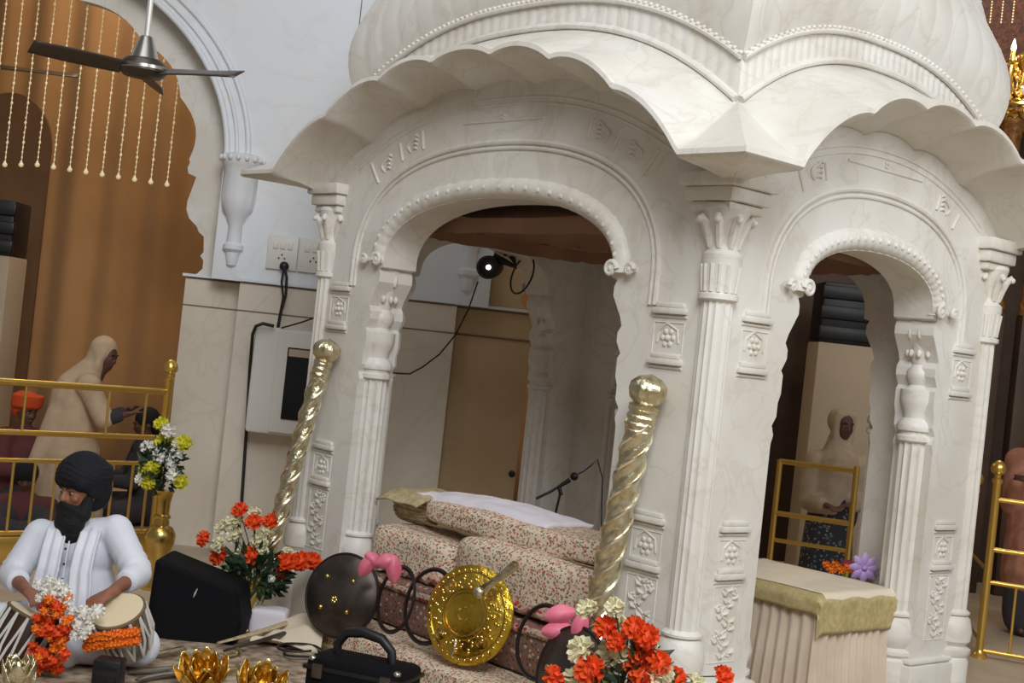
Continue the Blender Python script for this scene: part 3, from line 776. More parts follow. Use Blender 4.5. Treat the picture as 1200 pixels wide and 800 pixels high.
# dark steel shield at the left
ss_ = W(AP(400, 697, .24)); t = wobj(ss_, (-.42, -.88, .22), 'steel_shield', 'round dark steel shield with brass bosses in front of the left column', 'shield')
R_ = .205
g = MB(); g.lathe(dish(R_, .06), 64); g.build('dish', 'darksteel', t)
g = MB(); g.tube([((R_+.004)*cos(a*PI/32), (R_+.004)*sin(a*PI/32), -.005) for a in range(64)], .008, 8, closed=True); g.build('rim', 'ring', t)
for k in range(4):
    a = PI/4+PI/2*k; rr = .11; g = MB(); zz = .06*(1-(rr/R_)**2)
    g.lathe([(.013, 0), (.013, .004), (.008, .01), (.001, .013)], 14, c=(rr*cos(a), rr*sin(a), zz)); g.build('boss', 'gold', t)
g = MB()
for k in range(5): a = 2*PI*k/5; g.ell((.012*cos(a), .012*sin(a)-.03, .061), (.008, .008, .005), nu=8, nv=5)
g.build('brass_flower', 'gold', t)
# dark shield behind the right bouquet
p = W(AP(668, 790, .30)); t = wobj(p, (-.72, -.62, .2), 'bronze_shield', 'dark bronze round shield half hidden by the right bouquet', 'shield')
g = MB(); g.lathe(dish(.19, .05), 56); g.build('dish', 'darksteel', t)
g = MB(); g.tube([(.194*cos(a*PI/32), .194*sin(a*PI/32), -.005) for a in range(64)], .009, 8, closed=True); g.build('rim', 'ring', t)
for k in range(4):
    a = PI/2*k; g = MB(); g.lathe([(.012, 0), (.012, .004), (.001, .012)], 12, c=(.1*cos(a), .1*sin(a), .037)); g.build('boss', 'gold', t)
# rings
def quoit(px, py, off, n, r1, r2, label, m='ring'):
    w_ = W(AP(px, py, off)); t = wobj(w_, n, 'quoit_ring', label, 'ring')
    g = MB(); NN = 56
    g.lathe([(r1, -.006), (r1, .004), ((r1+r2)/2, .008), (r2, .0), (r1+.004, -.008)], NN); g.bm.faces.ensure_lookup_table()
    bmesh.ops.delete(g.bm, geom=[f for f in g.bm.faces if len(f.verts) > 8], context='FACES_ONLY')
    g.build('hoop', m, t)
    g = MB(); g.tube([((r1+.004)*cos(a*PI/28), (r1+.004)*sin(a*PI/28), .0) for a in range(56)], .004, 6, closed=True); g.build('inner_rim', 'steel', t)
    return t
quoit(464, 702, .16, (-.80, -.56, .2), .150, .172, 'dark steel ring partly behind the steel shield and pink bow')
quoit(503, 710, .10, (-.72, -.66, .2), .168, .190, 'blackened steel ring tucked behind the left edge of the gold shield')
quoit(634, 752, .16, (-.78, -.60, .2), .150, .170, 'dark steel ring leaning between the gold shield and right bow')
# bows
def bow(w_, s_, label, petals, m='pink'):
    t = empty('ribbon_bow', label, 'bow', w_)
    for (dx, dz, a, L) in petals:
        g = MB(); R = Matrix.Rotation(a, 3, 'Y')
        def f(u, v, R=R, L=L):
            ph = 2*PI*v; r = s_*.36*sin(PI*min(.98, u*.9+.06))**.7
            return Vector((dx, -.02, dz)) + R @ Vector((r*cos(ph), r*.65*sin(ph)*(1+.25*sin(3*ph)), -L*(u-.5)))
        g.grid(f, 12, 18, cv=True); g.build('loop', m, t)
    return t
bow(W(AP(430, 662, .30)), .10, 'pink ribbon bow on the edge of the dark steel shield', [(0, 0, .5, .12), (.03, .03, -.9, .10)])
bow(W(AP(462, 665, .26)), .11, 'pink tulip shaped bow beside the steel ring', [(0, -.005, -.15, .14), (-.04, .03, 1.2, .10)])
bow(W(AP(655, 727, .24)), .12, 'large pink ribbon bow above the right steel ring', [(0, .03, 1.3, .13), (0, -.04, 1.45, .14)])
bow(W(AP(679, 733, .24)), .10, 'small pink bow loop against the right twisted pole', [(0, 0, .2, .12)])
kn = at(600, 555, 9.93)
g = MB(); g.lathe([(.001, .035), (.018, .03), (.024, .018), (.018, .006), (.022, 0)], 18, R=Matrix.Rotation(PI/2, 3, 'X')); o = g.build('black_stud', 'black'); o.location = (kn.x, 9.945, kn.z); tag(o, 'small black stud on the golden-lit marble jamb behind the cushions', 'stud')
# whisk handle lying over the gold shield
a_, b_ = W(AP(604, 662, .02)), W(AP(562, 694, .26))
t = empty('fly_whisk_handle', 'pale silver whisk handle resting on the top of the gold shield', 'whisk', b_)
g = MB(); g.tube([Vector((0, 0, 0)), (a_-b_)*.15, (a_-b_)*.3, (a_-b_)*.6, (a_-b_)*1.0], [.028, .022, .016, .018, .024], 14); g.build('handle', 'silver', t)
g = MB(); g.ell((0, 0, 0), (.03, .03, .03)); g.build('pommel', 'silver', t)
# ================================================================== TWISTED POLES
def pole(top, base, r, br, label, turns):
    t = empty('twisted_pole', label, 'pole', base)
    d = Vector(top)-Vector(base); L = d.length; R = align(d)
    def f(u, v):
        z = L*u; a = 2*PI*v; rr = r*(.88+.14*u)*(1.02-.15*(1-abs(sin(1.5*a-turns*3*PI*u))**.5)+.02*sin(6*a-turns*12*PI*u))
        if u > .93: rr = r*(1.05+.06*sin(u*300))
        return R @ Vector((rr*cos(a), rr*sin(a), z))
    g = MB(); g.grid(f, 320, 32, cv=True); g.build('shaft', 'silver', t)
    for j in range(3):
        g = MB(); n_ = 130
        g.tube([R @ Vector((r*(.875+.14*k/n_)*cos(a_), r*(.875+.14*k/n_)*sin(a_), .06+(L-.13)*k/n_)) for k, a_ in ((k, 2*PI*j/3+2*PI*turns*(.06/L+(1-.13/L)*k/n_)+PI/3) for k in range(n_+1))], .0085, 6); g.build('spiral_ridge_highlight', 'steelgilt', t)  # raised ridges; the brighter metal paints in their highlights
    g = MB(); g.lathe([(r*1.0, L-.02), (r*1.15, L), (br*.6, L+.012), (br*.85, L+br*.35), (br, L+br*.8), (br*.95, L+br*1.15), (br*.6, L+br*1.5), (br*.2, L+br*1.62), (.004, L+br*1.68)], 36, R=R, flute=12, famp=.07, frange=(L+.01, L+br*1.55)); g.build('knob', 'silver', t)
    g = MB(); g.lathe([(r*.6, -.0), (r*.95, .0), (r*.95, .05), (r*.85, .06)], 24, R=R); g.build('ferrule', 'gold', t)
    return t
tp = W(AP(379, 424, .10)); pole(tp, on(289, 738, 0.0), .046, .078, 'silver gilt twisted pole leaning on the left side of the canopy', 4.2)
tp = W(AP(755, 476, .10)); pole(tp, on(664, 868, 0.0), .058, .082, 'silver gilt twisted pole leaning beside the fluted corner column', 4.2)

# ================================================================== INSIDE THE CANOPY: microphone, lamp, cable
m_top = at(657, 567, 7.9)
t = empty('microphone_stand', 'black microphone on a short boom stand behind the cushions', 'microphone', (m_top.x, m_top.y, 0))
q = lambda x, y, Y=7.9: at(x, y, Y)-Vector((m_top.x, m_top.y, 0))
g = MB(); b_ = q(643, 640); g.tube([Vector((b_.x, 0, 0.02)), q(649, 610), q(656, 580), q(657, 570)], .007, 8); g.lathe([(.11, 0), (.11, .015), (.02, .025)], 24, c=(b_.x, 0, 0)); g.build('stand', 'black', t)
g = MB(); g.tube([q(628, 584), q(645, 576), q(661, 566)], .008, 8); g.tube([q(655, 571), q(658, 580)], .012, 8); g.build('boom_arm', 'black', t)
g = MB(); g.tube([q(655, 570), q(668, 562)], [.010, .014], 12); g.ell(q(673, 558), (.024, .024, .024)); g.build('microphone', 'black', t)
g = MB(); g.tube([q(674, 557), q(684, 552), q(693, 545), q(700, 538), q(706, 560), q(704, 640)], .004, 6); g.build('cable', 'cable', t)
# black lamp hanging in the back of the canopy
YB = 8.75
lp = at(574, 313, YB)
t = empty('spotlight', 'black spotlight with white lens hung in the back arch of the canopy', 'lamp', lp)
q = lambda x, y, Y=YB: at(x, y, Y)-lp
g = MB(); R = align(Vector((-.25, -1, -.1))); g.lathe([(.02, -.16), (.05, -.15), (.066, -.06), (.074, .02), (.074, .05), (.066, .055), (.06, .03), (.01, .03)], 30, R=R); g.build('housing', 'black', t)
g = MB(); g.lathe([(.001, .045), (.014, .045), (.016, .03), (.001, .03)], 20, R=R); g.build('lens', 'lens', t)
g = MB(); g.tube([q(578, 300), q(590, 306), q(604, 312), q(600, 300)], .022, 8); g.tube([q(592, 300), q(592, 285), q(600, 262)], .012, 8); g.build('bracket', 'black', t)
hp = at(612, 322, 8.7); t2 = empty('wire_hoop', 'thin wire hoop hanging beside the black spotlight', 'hoop', hp)
g = MB(); R = frame_for((-.8, -.6, .25)); g.tube([R @ Vector((.105*cos(a*PI/24), .125*sin(a*PI/24), 0)) for a in range(48)], .006, 8, closed=True); g.build('hoop', 'cable', t2)
g = MB(); g.tube([(0, 0, .12), (.0, .01, .3), (0, .02, .5)], .003, 6); g.build('hanging_wire', 'cable', t2)
pts = [at(x, y, YY) for x, y, YY in ((560, 330, 8.7), (549, 362, 8.6), (534, 392, 8.5), (515, 415, 8.4), (495, 430, 8.3), (480, 438, 8.2), (461, 437, 8.05))]
g = MB(); g.tube(pts, .005, 8); tag(g.build('hanging_cable', 'cable'), 'thin dark cable drooping from the spotlight to the left colonnette', 'cable')

# ================================================================== SKIRTED TABLE in the narrow arch
TX0, TX1, TY0, TY1, TZ = .50, 1.38, -.02, .60, .65
t = empty('skirted_table', 'small table with pleated champagne satin skirt in the narrow arch', 'table', W(((TX0+TX1)/2, (TY0+TY1)/2, 0)), TH)
hx, hy = (TX1-TX0)/2, (TY1-TY0)/2
g = MB(); g.box((0, 0, TZ-.02), (2*hx-.03, 2*hy-.03, .03)); g.build('table_top', 'goldwood', t)
for i in (-1, 1):
    for j in (-1, 1):
        g = MB(); g.box((i*(hx-.06), j*(hy-.06), (TZ-.035)/2), (.04, .04, TZ-.035)); g.build('leg', 'goldwood', t)
g = MB()
def skirt(u, v):
    per = 2*(2*hx+2*hy); s_ = u*per; c_ = [(-hx, -hy), (hx, -hy), (hx, hy), (-hx, hy)]
    for k in range(4):
        a, b = Vector(c_[k]), Vector(c_[(k+1) % 4]); L = (b-a).length
        if s_ <= L+1e-6: p = a+(b-a)*(s_/L); n_ = Vector(((b-a).y, -(b-a).x)).normalized(); break
        s_ -= L
    amp = (.006+.016*v)*sin(u*per/.062*2*PI+1.2*sin(u*31+v*1.5))+.008*v*sin(u*17)
    q = p+n_*(amp+.03*v); return Vector((q.x, q.y, TZ-.01-(TZ-.02)*v))
g.grid(skirt, 420, 12, cu=True); g.build('skirt', 'satin', t, smooth=70)
t2 = empty('table_runner', 'cream cloth with wide gold border draped over the skirted table', 'tablecloth', W(((TX0+TX1)/2, (TY0+TY1)/2, TZ)), TH)
e = .012
def drape(m, name, x0, x1, y0, y1, dx, dy, off, bw=0):
    g = MB()
    def f(u, v):
        x = x0-0+(x1+dx-x0)*u; y = (y0-dy)+(y1-(y0-dy))*v; z = off
        ox = max(0, x-hx); oy = max(0, -hy-y)
        z -= (ox+oy)*.97 if not (ox and oy) else max(ox, oy)*1.05
        return Vector((min(x, hx+.022+.004*sin(y*30)), max(y, -hy-.024-.004*sin(x*26)), z+.003*noise.noise(Vector((x*8, y*8, 0)))))
    g.grid(f, 60, 50); o = g.build(name, m, t2, smooth=60); md = o.modifiers.new('s', 'SOLIDIFY'); md.thickness = .006; return o
drape('brocedge', 'border', -hx, hx, -hy, hy, .18, .085, .012)
drape('cream', 'cloth', -hx+.07, hx, -hy+.03, hy, .10, -.0, .026)
# flower garland and ribbon on the table
pp = on(985, 660, TZ+.05)
t = empty('marigold_sprig', 'small heap of orange marigold petals on the cream table', 'flowers', on(972, 664, TZ+.02))
for k in range(9):
    w_ = on(968+3.6*k, 661+(k % 3)*3.5, TZ+.035); bloom('marigold', w_, t, (0, -.4, 1), 1.1, 'marigold')
t = empty('magenta_blossom', 'deep magenta blossom between the marigolds and lilac bow', 'flower', on(994, 664, TZ+.03))
g = MB()
for k in range(14):
    a = k*2.4; g.ell((.035*cos(a)*(k/14)**.5, .035*sin(a)*(k/14)**.5, .01+.015*(1-k/14)), (.016, .012, .012), nu=8, nv=6)
g.build('petals', 'magenta', t)
t = empty('lilac_bow', 'lilac star shaped ribbon bow on the corner of the table', 'bow', on(1011, 676, TZ+.02))
for k in range(8):
    a = 2*PI*k/8; g = MB(); R = Matrix.Rotation(-a, 3, 'Y') @ Matrix.Rotation(0, 3, 'X')
    g.grid(lambda u, v, R=R: R @ Vector((.004+.075*u, .012*sin(PI*u)*cos(2*PI*v)-.01, (.022*sin(PI*min(.97, u*.9+.05))**.8)*sin(2*PI*v)))+Vector((0, 0, .05)), 10, 10, cv=True)
    g.build('loop', 'lilacfl', t)
g = MB(); g.ell((0, -.02, .05), (.014, .012, .014)); g.build('knot', 'lilacfl', t)

# ================================================================== PEOPLE
def add_hand(g, w, f, n, side, curl=.35, k=1.0):
    w, f, n = Vector(w), Vector(f).normalized(), Vector(n).normalized(); n = (n-f*n.dot(f)).normalized(); s_ = f.cross(n).normalized()*side
    R = Matrix((s_, f, n)).transposed()
    g.ell(w+f*.048*k, (.040*k, .052*k, .017*k), R=R)
    g.capsule(w-f*.03*k, w+f*.02*k, .025*k, .026*k)
    for i, L in enumerate((.070, .080, .075, .058)):
        b = w+f*.086*k+s_*(1.5-i)*.0215*k - f*abs(i-1.2)*.005*k
        d = (f+s_*(1.5-i)*.07).normalized(); p = b
        for j in range(3):
            seg_ = L*k*(.45, .32, .23)[j]; a = curl*(.55+.35*j)
            d2 = (d*cos(a)+n*sin(a)).normalized(); q = p+d2*seg_
            g.capsule(p, q, (.0095-.001*j)*k, (.0085-.001*j)*k, seg=10); p = q; d = d2
    b = w+f*.03*k+s_*.032*k; d = (f*.62+s_*.7+n*.25).normalized(); m_ = b+d*.038*k; e = m_+(d+f*.5+n*.2).normalized()*.03*k
    g.capsule(b-d*.015*k, m_, .014*k, .0115*k, seg=10); g.capsule(m_, e, .0115*k, .009*k, seg=10)

def head_frame(fd):
    y = Vector(fd).normalized(); x = y.cross(Vector((0, 0, 1))).normalized(); z = x.cross(y)
    return Matrix((x, y, z)).transposed()
def add_head(g, c, fd, k=1.0):
    R = head_frame(fd); c = Vector(c); q = lambda x, y, z: c+R @ (Vector((x, y, z))*k)
    g.ell(q(0, -.012, .025), (.076*k, .092*k, .092*k), R=R); g.ell(q(0, .022, -.035), (.058*k, .066*k, .072*k), R=R)
    g.ell(q(0, .055, -.078), (.028*k, .026*k, .024*k), R=R)
    for s_ in (-1, 1):
        g.ell(q(s_*.038, .062, -.018), (.024*k, .018*k, .02*k), R=R)
        g.ell(q(s_*.03, .079, .028), (.024*k, .010*k, .008*k), R=R)
        g.ell(q(s_*.079, -.012, -.005), (.009*k, .02*k, .03*k), R=R)
    g.capsule(q(0, .080, .022), q(0, .103, -.018), .009*k, .013*k); g.ell(q(0, .098, -.022), (.019*k, .014*k, .010*k), R=R)
    g.ell(q(0, .082, -.050), (.024*k, .010*k, .008*k), R=R)
    return R, q
def face_bits(t, R, q, k=1.0, lips=True):
    for s_ in (-1, 1):
        g = MB(); g.ell(q(s_*.030, .0735, .008), (.0125*k, .008*k, .0065*k), R=R, nu=14, nv=9); e_ = g.build('eye', 'eye', t)
        g = MB(); g.ell(q(s_*.030, .080, .008), (.006*k, .003*k, .006*k), R=R, nu=12, nv=8); g.build('iris', 'iris', e_)
        g = MB(); g.tube([q(s_*.014, .090, .030), q(s_*.030, .090, .037), q(s_*.050, .078, .030)], [.003*k, .0042*k, .002*k], 8); g.build('eyebrow', 'beard', t)
    if lips:
        g = MB(); g.tube([q(-.02, .082, -.052), q(0, .091, -.050), q(.02, .082, -.052)], [.002*k, .0055*k, .002*k], 8); g.build('lips', 'lip', t)
def rel(t, *v): return [Vector(x)-t.location for x in v]

def make_person(label, base, J, fd, skin, k=1.0, voxel=.012, lips=True, curl=.35, palm=(0, 0, -1), tr=1.0):
    t = empty('person', label, 'person', base)
    o = Vector(base); V = {a: Vector(b)-o for a, b in J.items()}
    g = MB(); R, q = add_head(g, V['head'], fd, k)
    g.capsule(V['neck']-Vector((0, 0, .03)), V['head']-Vector((0, 0, .05)), .052*k, .048*k)
    g.capsule(V['pelvis'], V['chest'], .115*k*tr, .12*k*tr)
    g.capsule(V['sh_l'], V['sh_r'], .055*k, .055*k); g.capsule(V['chest'], V['neck'], .10*k*tr, .055*k)
    for s_ in 'lr':
        sd = 1 if s_ == 'l' else -1
        g.capsule(V['sh_'+s_], V['el_'+s_], .050*k, .038*k); g.capsule(V['el_'+s_], V['wr_'+s_], .039*k, .026*k)
        hd = V['hd_'+s_] - V['wr_'+s_] if ('hd_'+s_) in V else V['wr_'+s_]-V['el_'+s_]
        add_hand(g, V['wr_'+s_], hd, palm, sd, curl, k)
        hp = V['pelvis'] + (V['kn_'+s_]-V['pelvis'])*.12
        g.capsule(hp, V['kn_'+s_], .085*k, .055*k); g.capsule(V['kn_'+s_], V['an_'+s_], .055*k, .035*k)
        ft = V.get('ft_'+s_, V['an_'+s_]+Vector((0, -.12, -.03)))
        g.capsule(V['an_'+s_], ft, .035*k, .028*k)
    bake(g.build('body', skin, t), voxel, 2)
    face_bits(t, R, q, k, lips)
    return t, V, R, q

# ---------------- drummer
Y0 = 6.55
A = lambda x, y, dy=0.0: at(x, y, Y0+dy)
base = Vector((A(88, 760).x, Y0, 0))
fd = Vector((-.52, -.85, -.08))
J = dict(head=A(93, 577, -.02), neck=A(93, 612), chest=A(92, 648, .03), pelvis=Vector((A(86, 735).x, Y0+.08, .13)),
         sh_l=A(48, 627, .02), sh_r=A(136, 622, .02), el_l=A(14, 674, -.08), el_r=A(162, 672, -.10),
         wr_l=A(32, 692, -.34), wr_r=A(130, 694, -.36), hd_l=A(46, 703, -.42), hd_r=A(112, 705, -.43),
         kn_l=Vector((A(-8, 740).x, Y0-.22, .13)), kn_r=Vector((A(178, 740).x, Y0-.22, .12)),
         an_l=Vector((A(100, 760).x, Y0-.32, .07)), an_r=Vector((A(60, 760).x, Y0-.26, .07)),
         ft_l=Vector((A(112, 760).x, Y0-.22, .05)), ft_r=Vector((A(48, 760).x, Y0-.18, .05)))
man, V, R, q = make_person('seated man in dark turban and white clothes playing flower-decked drums', base, J, fd, 'skin', 1.0, .0075, lips=False, curl=.45, tr=.72)
# white kurta: torso and sleeves
g = MB()
ch, pe = V['chest'], V['pelvis']
Rb = Matrix.Identity(3)
g.ell((ch+pe)/2+Vector((0, -.01, -.04)), (.185, .15, .25)); g.ell(ch+Vector((0, 0, .02)), (.185, .115, .15)); g.ell(pe+Vector((0, -.03, .0)), (.23, .19, .11))
g.capsule(V['sh_l']+Vector((.02, 0, -.005)), V['sh_r']+Vector((-.02, 0, -.005)), .072, .072); g.capsule(ch+Vector((0, 0, .06)), V['neck']+Vector((0, 0, -.01)), .12, .058)
for s_ in 'lr':
    sh, el, wr = V['sh_'+s_], V['el_'+s_], V['wr_'+s_]
    g.capsule(sh, el, .080, .062); cf = el.lerp(wr, .30); g.capsule(el, cf, .064, .060)
    d = (wr-el).normalized(); g.tube([cf-d*.02, cf+d*.045], [.060, .053], 18)
    # soft folds on the sleeve
    for f_ in (.35, .55, .75, .92):
        c_ = sh.lerp(el, f_); dd = (el-sh).normalized(); R2 = align((dd+Vector((0, -.3, .3))).normalized())
        g.tube([c_+R2 @ Vector((.066*cos(a*PI/8), .066*sin(a*PI/8), 0)) for a in range(16)], .010, 6, closed=True)
k_ = bake(g.build('tunic', 'whitecloth', man), .009, 4)
g = MB()
for s_ in 'lr':
    g.capsule(pe+(V['kn_'+s_]-pe)*.15, V['kn_'+s_], .125, .098); g.capsule(V['kn_'+s_], V['an_'+s_], .095, .07)
g.ell(pe+Vector((0, .02, -.03)), (.25, .2, .10))
bake(g.build('trousers', 'whitecloth', man), .012, 4)
# scarf: two strips falling from the neck
nk = V['neck']
for sgn, x0, x1, xb in ((-1, -.075, -.055, -.07), (1, .07, .075, .085)):
    g = MB()
    cen = [nk+Vector((sgn*.02, .075, -.005)), nk+Vector((sgn*.068, .03, .022)), nk+Vector((sgn*.078, -.075, -.03)), nk+Vector((sgn*.075, -.125, -.11)), nk+Vector((sgn*.075, -.155, -.20)), nk+Vector((sgn*.085, -.17, -.29)), nk+Vector((sgn*.09, -.18, -.38))]
    def f(u, v, cen=cen, sgn=sgn):
        i = min(int(u*(len(cen)-1)), len(cen)-2); t_ = u*(len(cen)-1)-i; c_ = cen[i].lerp(cen[i+1], t_)
        w_ = .040+.012*u
        return c_+Vector(((v-.5)*2*w_, -.010*sin(v*PI*4+u)*.8-.006, .0))
    g.grid(f, 40, 18); o = g.build('scarf', 'whitecloth', man); md = o.modifiers.new('s', 'SOLIDIFY'); md.thickness = .008
g = MB(); 
for zz in (-.10, -.17, -.24, -.31): g.ell(nk+Vector((.0, -.15+.0*zz-.02, zz)), (.006, .005, .006), nu=10, nv=7)
g.build('button', 'black', man)
g = MB(); g.tube([nk+Vector((0, -.125, -.07)), nk+Vector((0, -.160, -.2)), nk+Vector((0, -.170, -.34))], .0035, 6); g.build('placket', 'whitecloth', man)
# beard
g = MB()
g.ell(q(0, .045, -.085), (.074, .060, .05), R=R); g.ell(q(0, .050, -.135), (.084, .060, .062), R=R); g.ell(q(0, .048, -.185), (.072, .048, .055), R=R); g.ell(q(.0, .045, -.215), (.050, .034, .035), R=R)
for s_ in (-1, 1):
    g.capsule(q(s_*.070, .0, -.01), q(s_*.064, .03, -.09), .020, .040)
    g.capsule(q(0, .096, -.040), q(s_*.05, .075, -.062), .012, .017)
g.ell(q(0, .080, -.078), (.034, .022, .024), R=R)
bake(g.build('beard', 'beard', man), .007, 2)
# turban: round wrap rising to a peak, folds crossing in a V over the forehead
g = MB()
TC, TRx, TRy, TRz = (0, -.030, .082), .118, .132, .100
g.ell(q(*TC), (TRx, TRy, TRz), R=R, nu=30, nv=20); g.ell(q(0, -.075, .015), (.100, .090, .115), R=R); g.ell(q(0, -.02, .125), (.088, .10, .072), R=R)
for s_ in (-1, 1): g.ell(q(s_*.062, .022, .062), (.048, .064, .046), R=R); g.ell(q(s_*.084, -.02, .03), (.028, .05, .05), R=R)
for i in range(6):
    for s_ in (-1, 1):
        pts = []
        for j in range(17):
            a = PI*(j/16)
            x = s_*sin(a); y = cos(a); zz = (-.42+.20*i) + .50*y*(1 if y > 0 else .35) - .18*sin(a)
            zz = max(-.8, min(.93, zz)); hr = math.sqrt(max(.02, 1-zz*zz))
            pts.append(q(TC[0]+TRx*1.015*x*hr, TC[1]+TRy*1.015*y*hr, TC[2]+TRz*1.03*zz))
        g.tube(pts, .0085, 7)
bake(g.build('turban', 'turban', man), .006, 1)

# ---------------- woman in beige shawl, left
YW = 10.05
B_ = lambda x, y, dy=0.0: at(x, y, YW+dy)
base = Vector((B_(88, 600).x, YW, 0))
J = dict(head=B_(124, 417), neck=B_(112, 440), chest=B_(98, 466), pelvis=B_(84, 530),
         sh_l=B_(104, 452, -.16), sh_r=B_(100, 452, .16), el_l=B_(122, 492, -.16), el_r=B_(124, 490, .16), wr_l=B_(146, 486, -.14), wr_r=B_(150, 480, .12),
         kn_l=B_(84, 585, -.08), kn_r=B_(86, 585, .08), an_l=Vector((base.x-.05, YW-.08, .08)), an_r=Vector((base.x-.03, YW+.08, .08)))
J['ft_l'] = J['an_l']+Vector((.12, -.02, -.04)); J['ft_r'] = J['an_r']+Vector((.12, .02, -.04))
p1, V, R, q = make_person('person in beige head shawl bending forward behind the left brass railing', base, J, (.93, -.34, -.25), 'darkskin', .92, .014)
g = MB(); g.ell(q(0, -.04, .04), (.098, .10, .105), R=R); g.ell(q(0, -.075, -.03), (.09, .07, .10), R=R)
for s_ in (-1, 1): g.capsule(q(s_*.072, .015, .05), q(s_*.07, -.0, -.10), .026, .035)
g.capsule(q(0, -.05, -.08), V['chest']+Vector((-.06, 0, .06)), .09, .15); g.capsule(V['sh_l'], V['sh_r'], .095, .095)
g.capsule(V['chest']+Vector((-.05, 0, 0)), V['pelvis']+Vector((-.03, 0, 0)), .185, .20); g.capsule(V['pelvis'], V['pelvis']+Vector((-.07, 0, -.28)), .20, .17)
g.capsule(V['chest']+Vector((-.13, -.1, -.12)), V['pelvis']+Vector((-.22, -.12, -.12)), .09, .06)
g.capsule(V['sh_l'], V['el_l'], .085, .075)
bake(g.build('shawl', 'shawl', p1), .014, 5)
g = MB(); g.capsule(V['pelvis']+Vector((0, 0, -.05)), Vector((0, 0, .12)), .17, .20); bake(g.build('skirt', 'shawl2', p1), .02, 3)
for a in 'lr': g = MB(); g.capsule(V['el_'+a], V['el_'+a].lerp(V['wr_'+a], .7), .055, .045); bake(g.build('sleeve', 'darkcloth', p1), .014, 2)

def seated(label, hx, hy, Yp, fdir, cloth, skin, headwear, hm, lean=0.0, k=.95, voxel=.015):
    h = at(hx, hy, Yp); b = Vector((h.x-lean, Yp, 0)); s_ = Vector((fdir[0], fdir[1], 0)).normalized(); r_ = Vector((-s_.y, s_.x, 0))
    dz = h.z-.77
    J = dict(head=h, neck=h+Vector((-.02*lean, 0, -.14)), chest=Vector((h.x-lean*.4, Yp, h.z-.33)), pelvis=Vector((h.x-lean, Yp, max(.14, dz+.14))))
    n_ = J['neck']
    J.update(sh_l=n_+r_*.17-Vector((0, 0, .05)), sh_r=n_-r_*.17-Vector((0, 0, .05)))
    J.update(el_l=J['sh_l']+s_*.08+r_*.05-Vector((0, 0, .24)), el_r=J['sh_r']+s_*.08-r_*.05-Vector((0, 0, .24)))
    J.update(wr_l=J['el_l']+s_*.20-r_*.08, wr_r=J['el_r']+s_*.20+r_*.08)
    pz = J['pelvis']
    J.update(kn_l=Vector((pz.x, pz.y, .12))+s_*.28+r_*.26, kn_r=Vector((pz.x, pz.y, .12))+s_*.28-r_*.26)
    J.update(an_l=Vector((pz.x, pz.y, .07))+s_*.30-r_*.1, an_r=Vector((pz.x, pz.y, .07))+s_*.34+r_*.1)
    J.update(ft_l=J['an_l']-r_*.12+Vector((0, 0, -.02)), ft_r=J['an_r']+r_*.12+Vector((0, 0, -.02)))
    t, V, R, q = make_person(label, b, J, fdir, skin, k, voxel)
    g = MB(); g.capsule(V['chest'], V['pelvis'], .165, .18); g.capsule(V['sh_l'], V['sh_r'], .075, .075); g.capsule(V['chest'], V['neck'], .12, .065)
    for a in 'lr': g.capsule(V['sh_'+a], V['el_'+a], .072, .06); g.capsule(V['el_'+a], V['el_'+a].lerp(V['wr_'+a], .75), .06, .05)
    bake(g.build('shirt', cloth, t), voxel, 3)
    g = MB()
    for a in 'lr': g.capsule(V['pelvis'], V['kn_'+a], .12, .09); g.capsule(V['kn_'+a], V['an_'+a], .09, .06)
    bake(g.build('trousers', 'darkcloth', t), voxel, 3)
    g = MB()
    if headwear == 'turban':
        g.ell(q(0, -.03, .075), (.108, .122, .082), R=R); g.ell(q(0, -.05, .02), (.095, .09, .09), R=R)
        for i in range(4): g.tube([q(.108*sin(a*PI/12), -.02+.112*cos(a*PI/12), .045+.026*i+.02*cos(a*PI/12)) for a in range(24)], .016, 7, closed=True)
        bake(g.build('turban', hm, t), .012, 2)
    elif headwear == 'hair':
        g.ell(q(0, -.025, .04), (.086, .098, .095), R=R); g.ell(q(0, -.07, -.03), (.075, .05, .09), R=R)
        bake(g.build('hair', hm, t), .012, 2)
    return t
seated('person in orange turban and maroon shirt seated low at far left', 31, 482, 10.55, (.8, -.6, -.2), 'maroon', 'darkskin', 'turban', 'orange_cloth')
seated('person with black hair in dark clothes seated behind the far gold vase', 171, 497, 10.7, (-.9, -.35, -.35), 'darkcloth', 'darkskin', 'hair', 'beard', lean=-.12)
seated('person with black hair and maroon top seated low behind the seated drummer', 30, 560, 9.55, (.3, -.95, -.4), 'maroon', 'darkskin', 'hair', 'beard', k=.85)

# ---------------- woman seen through the narrow arch
YV = 10.2
B_ = lambda x, y, dy=0.0: at(x, y, YV+dy)
base = Vector((B_(968, 650).x, YV, 0))
J = dict(head=B_(988, 499), neck=B_(984, 524), chest=B_(980, 552), pelvis=B_(972, 610), sh_l=B_(956, 540), sh_r=B_(1010, 546), el_l=B_(948, 585), el_r=B_(1012, 588),
         wr_l=B_(968, 592, -.2), wr_r=B_(996, 592, -.2), kn_l=Vector((base.x-.1, YV, .48)), kn_r=Vector((base.x+.1, YV, .48)), an_l=Vector((base.x-.1, YV, .08)), an_r=Vector((base.x+.1, YV, .08)))
p2, V, R, q = make_person('person in cream shawl standing by the cream cabinet seen through the narrow arch', base, J, (.30, -.95, -.1), 'darkskin', .95, .014)
g = MB(); g.ell(q(0, -.045, .035), (.102, .095, .108), R=R)
for s_ in (-1, 1): g.capsule(q(s_*.076, .02, .06), q(s_*.062, .025, -.10), .024, .03)
g.capsule(q(-.06, .02, .09), q(.06, .02, .09), .03, .03)
g.capsule(q(0, -.03, -.12), V['chest']+Vector((0, -.03, .05)), .085, .16); g.capsule(V['sh_l'], V['sh_r'], .085, .085)
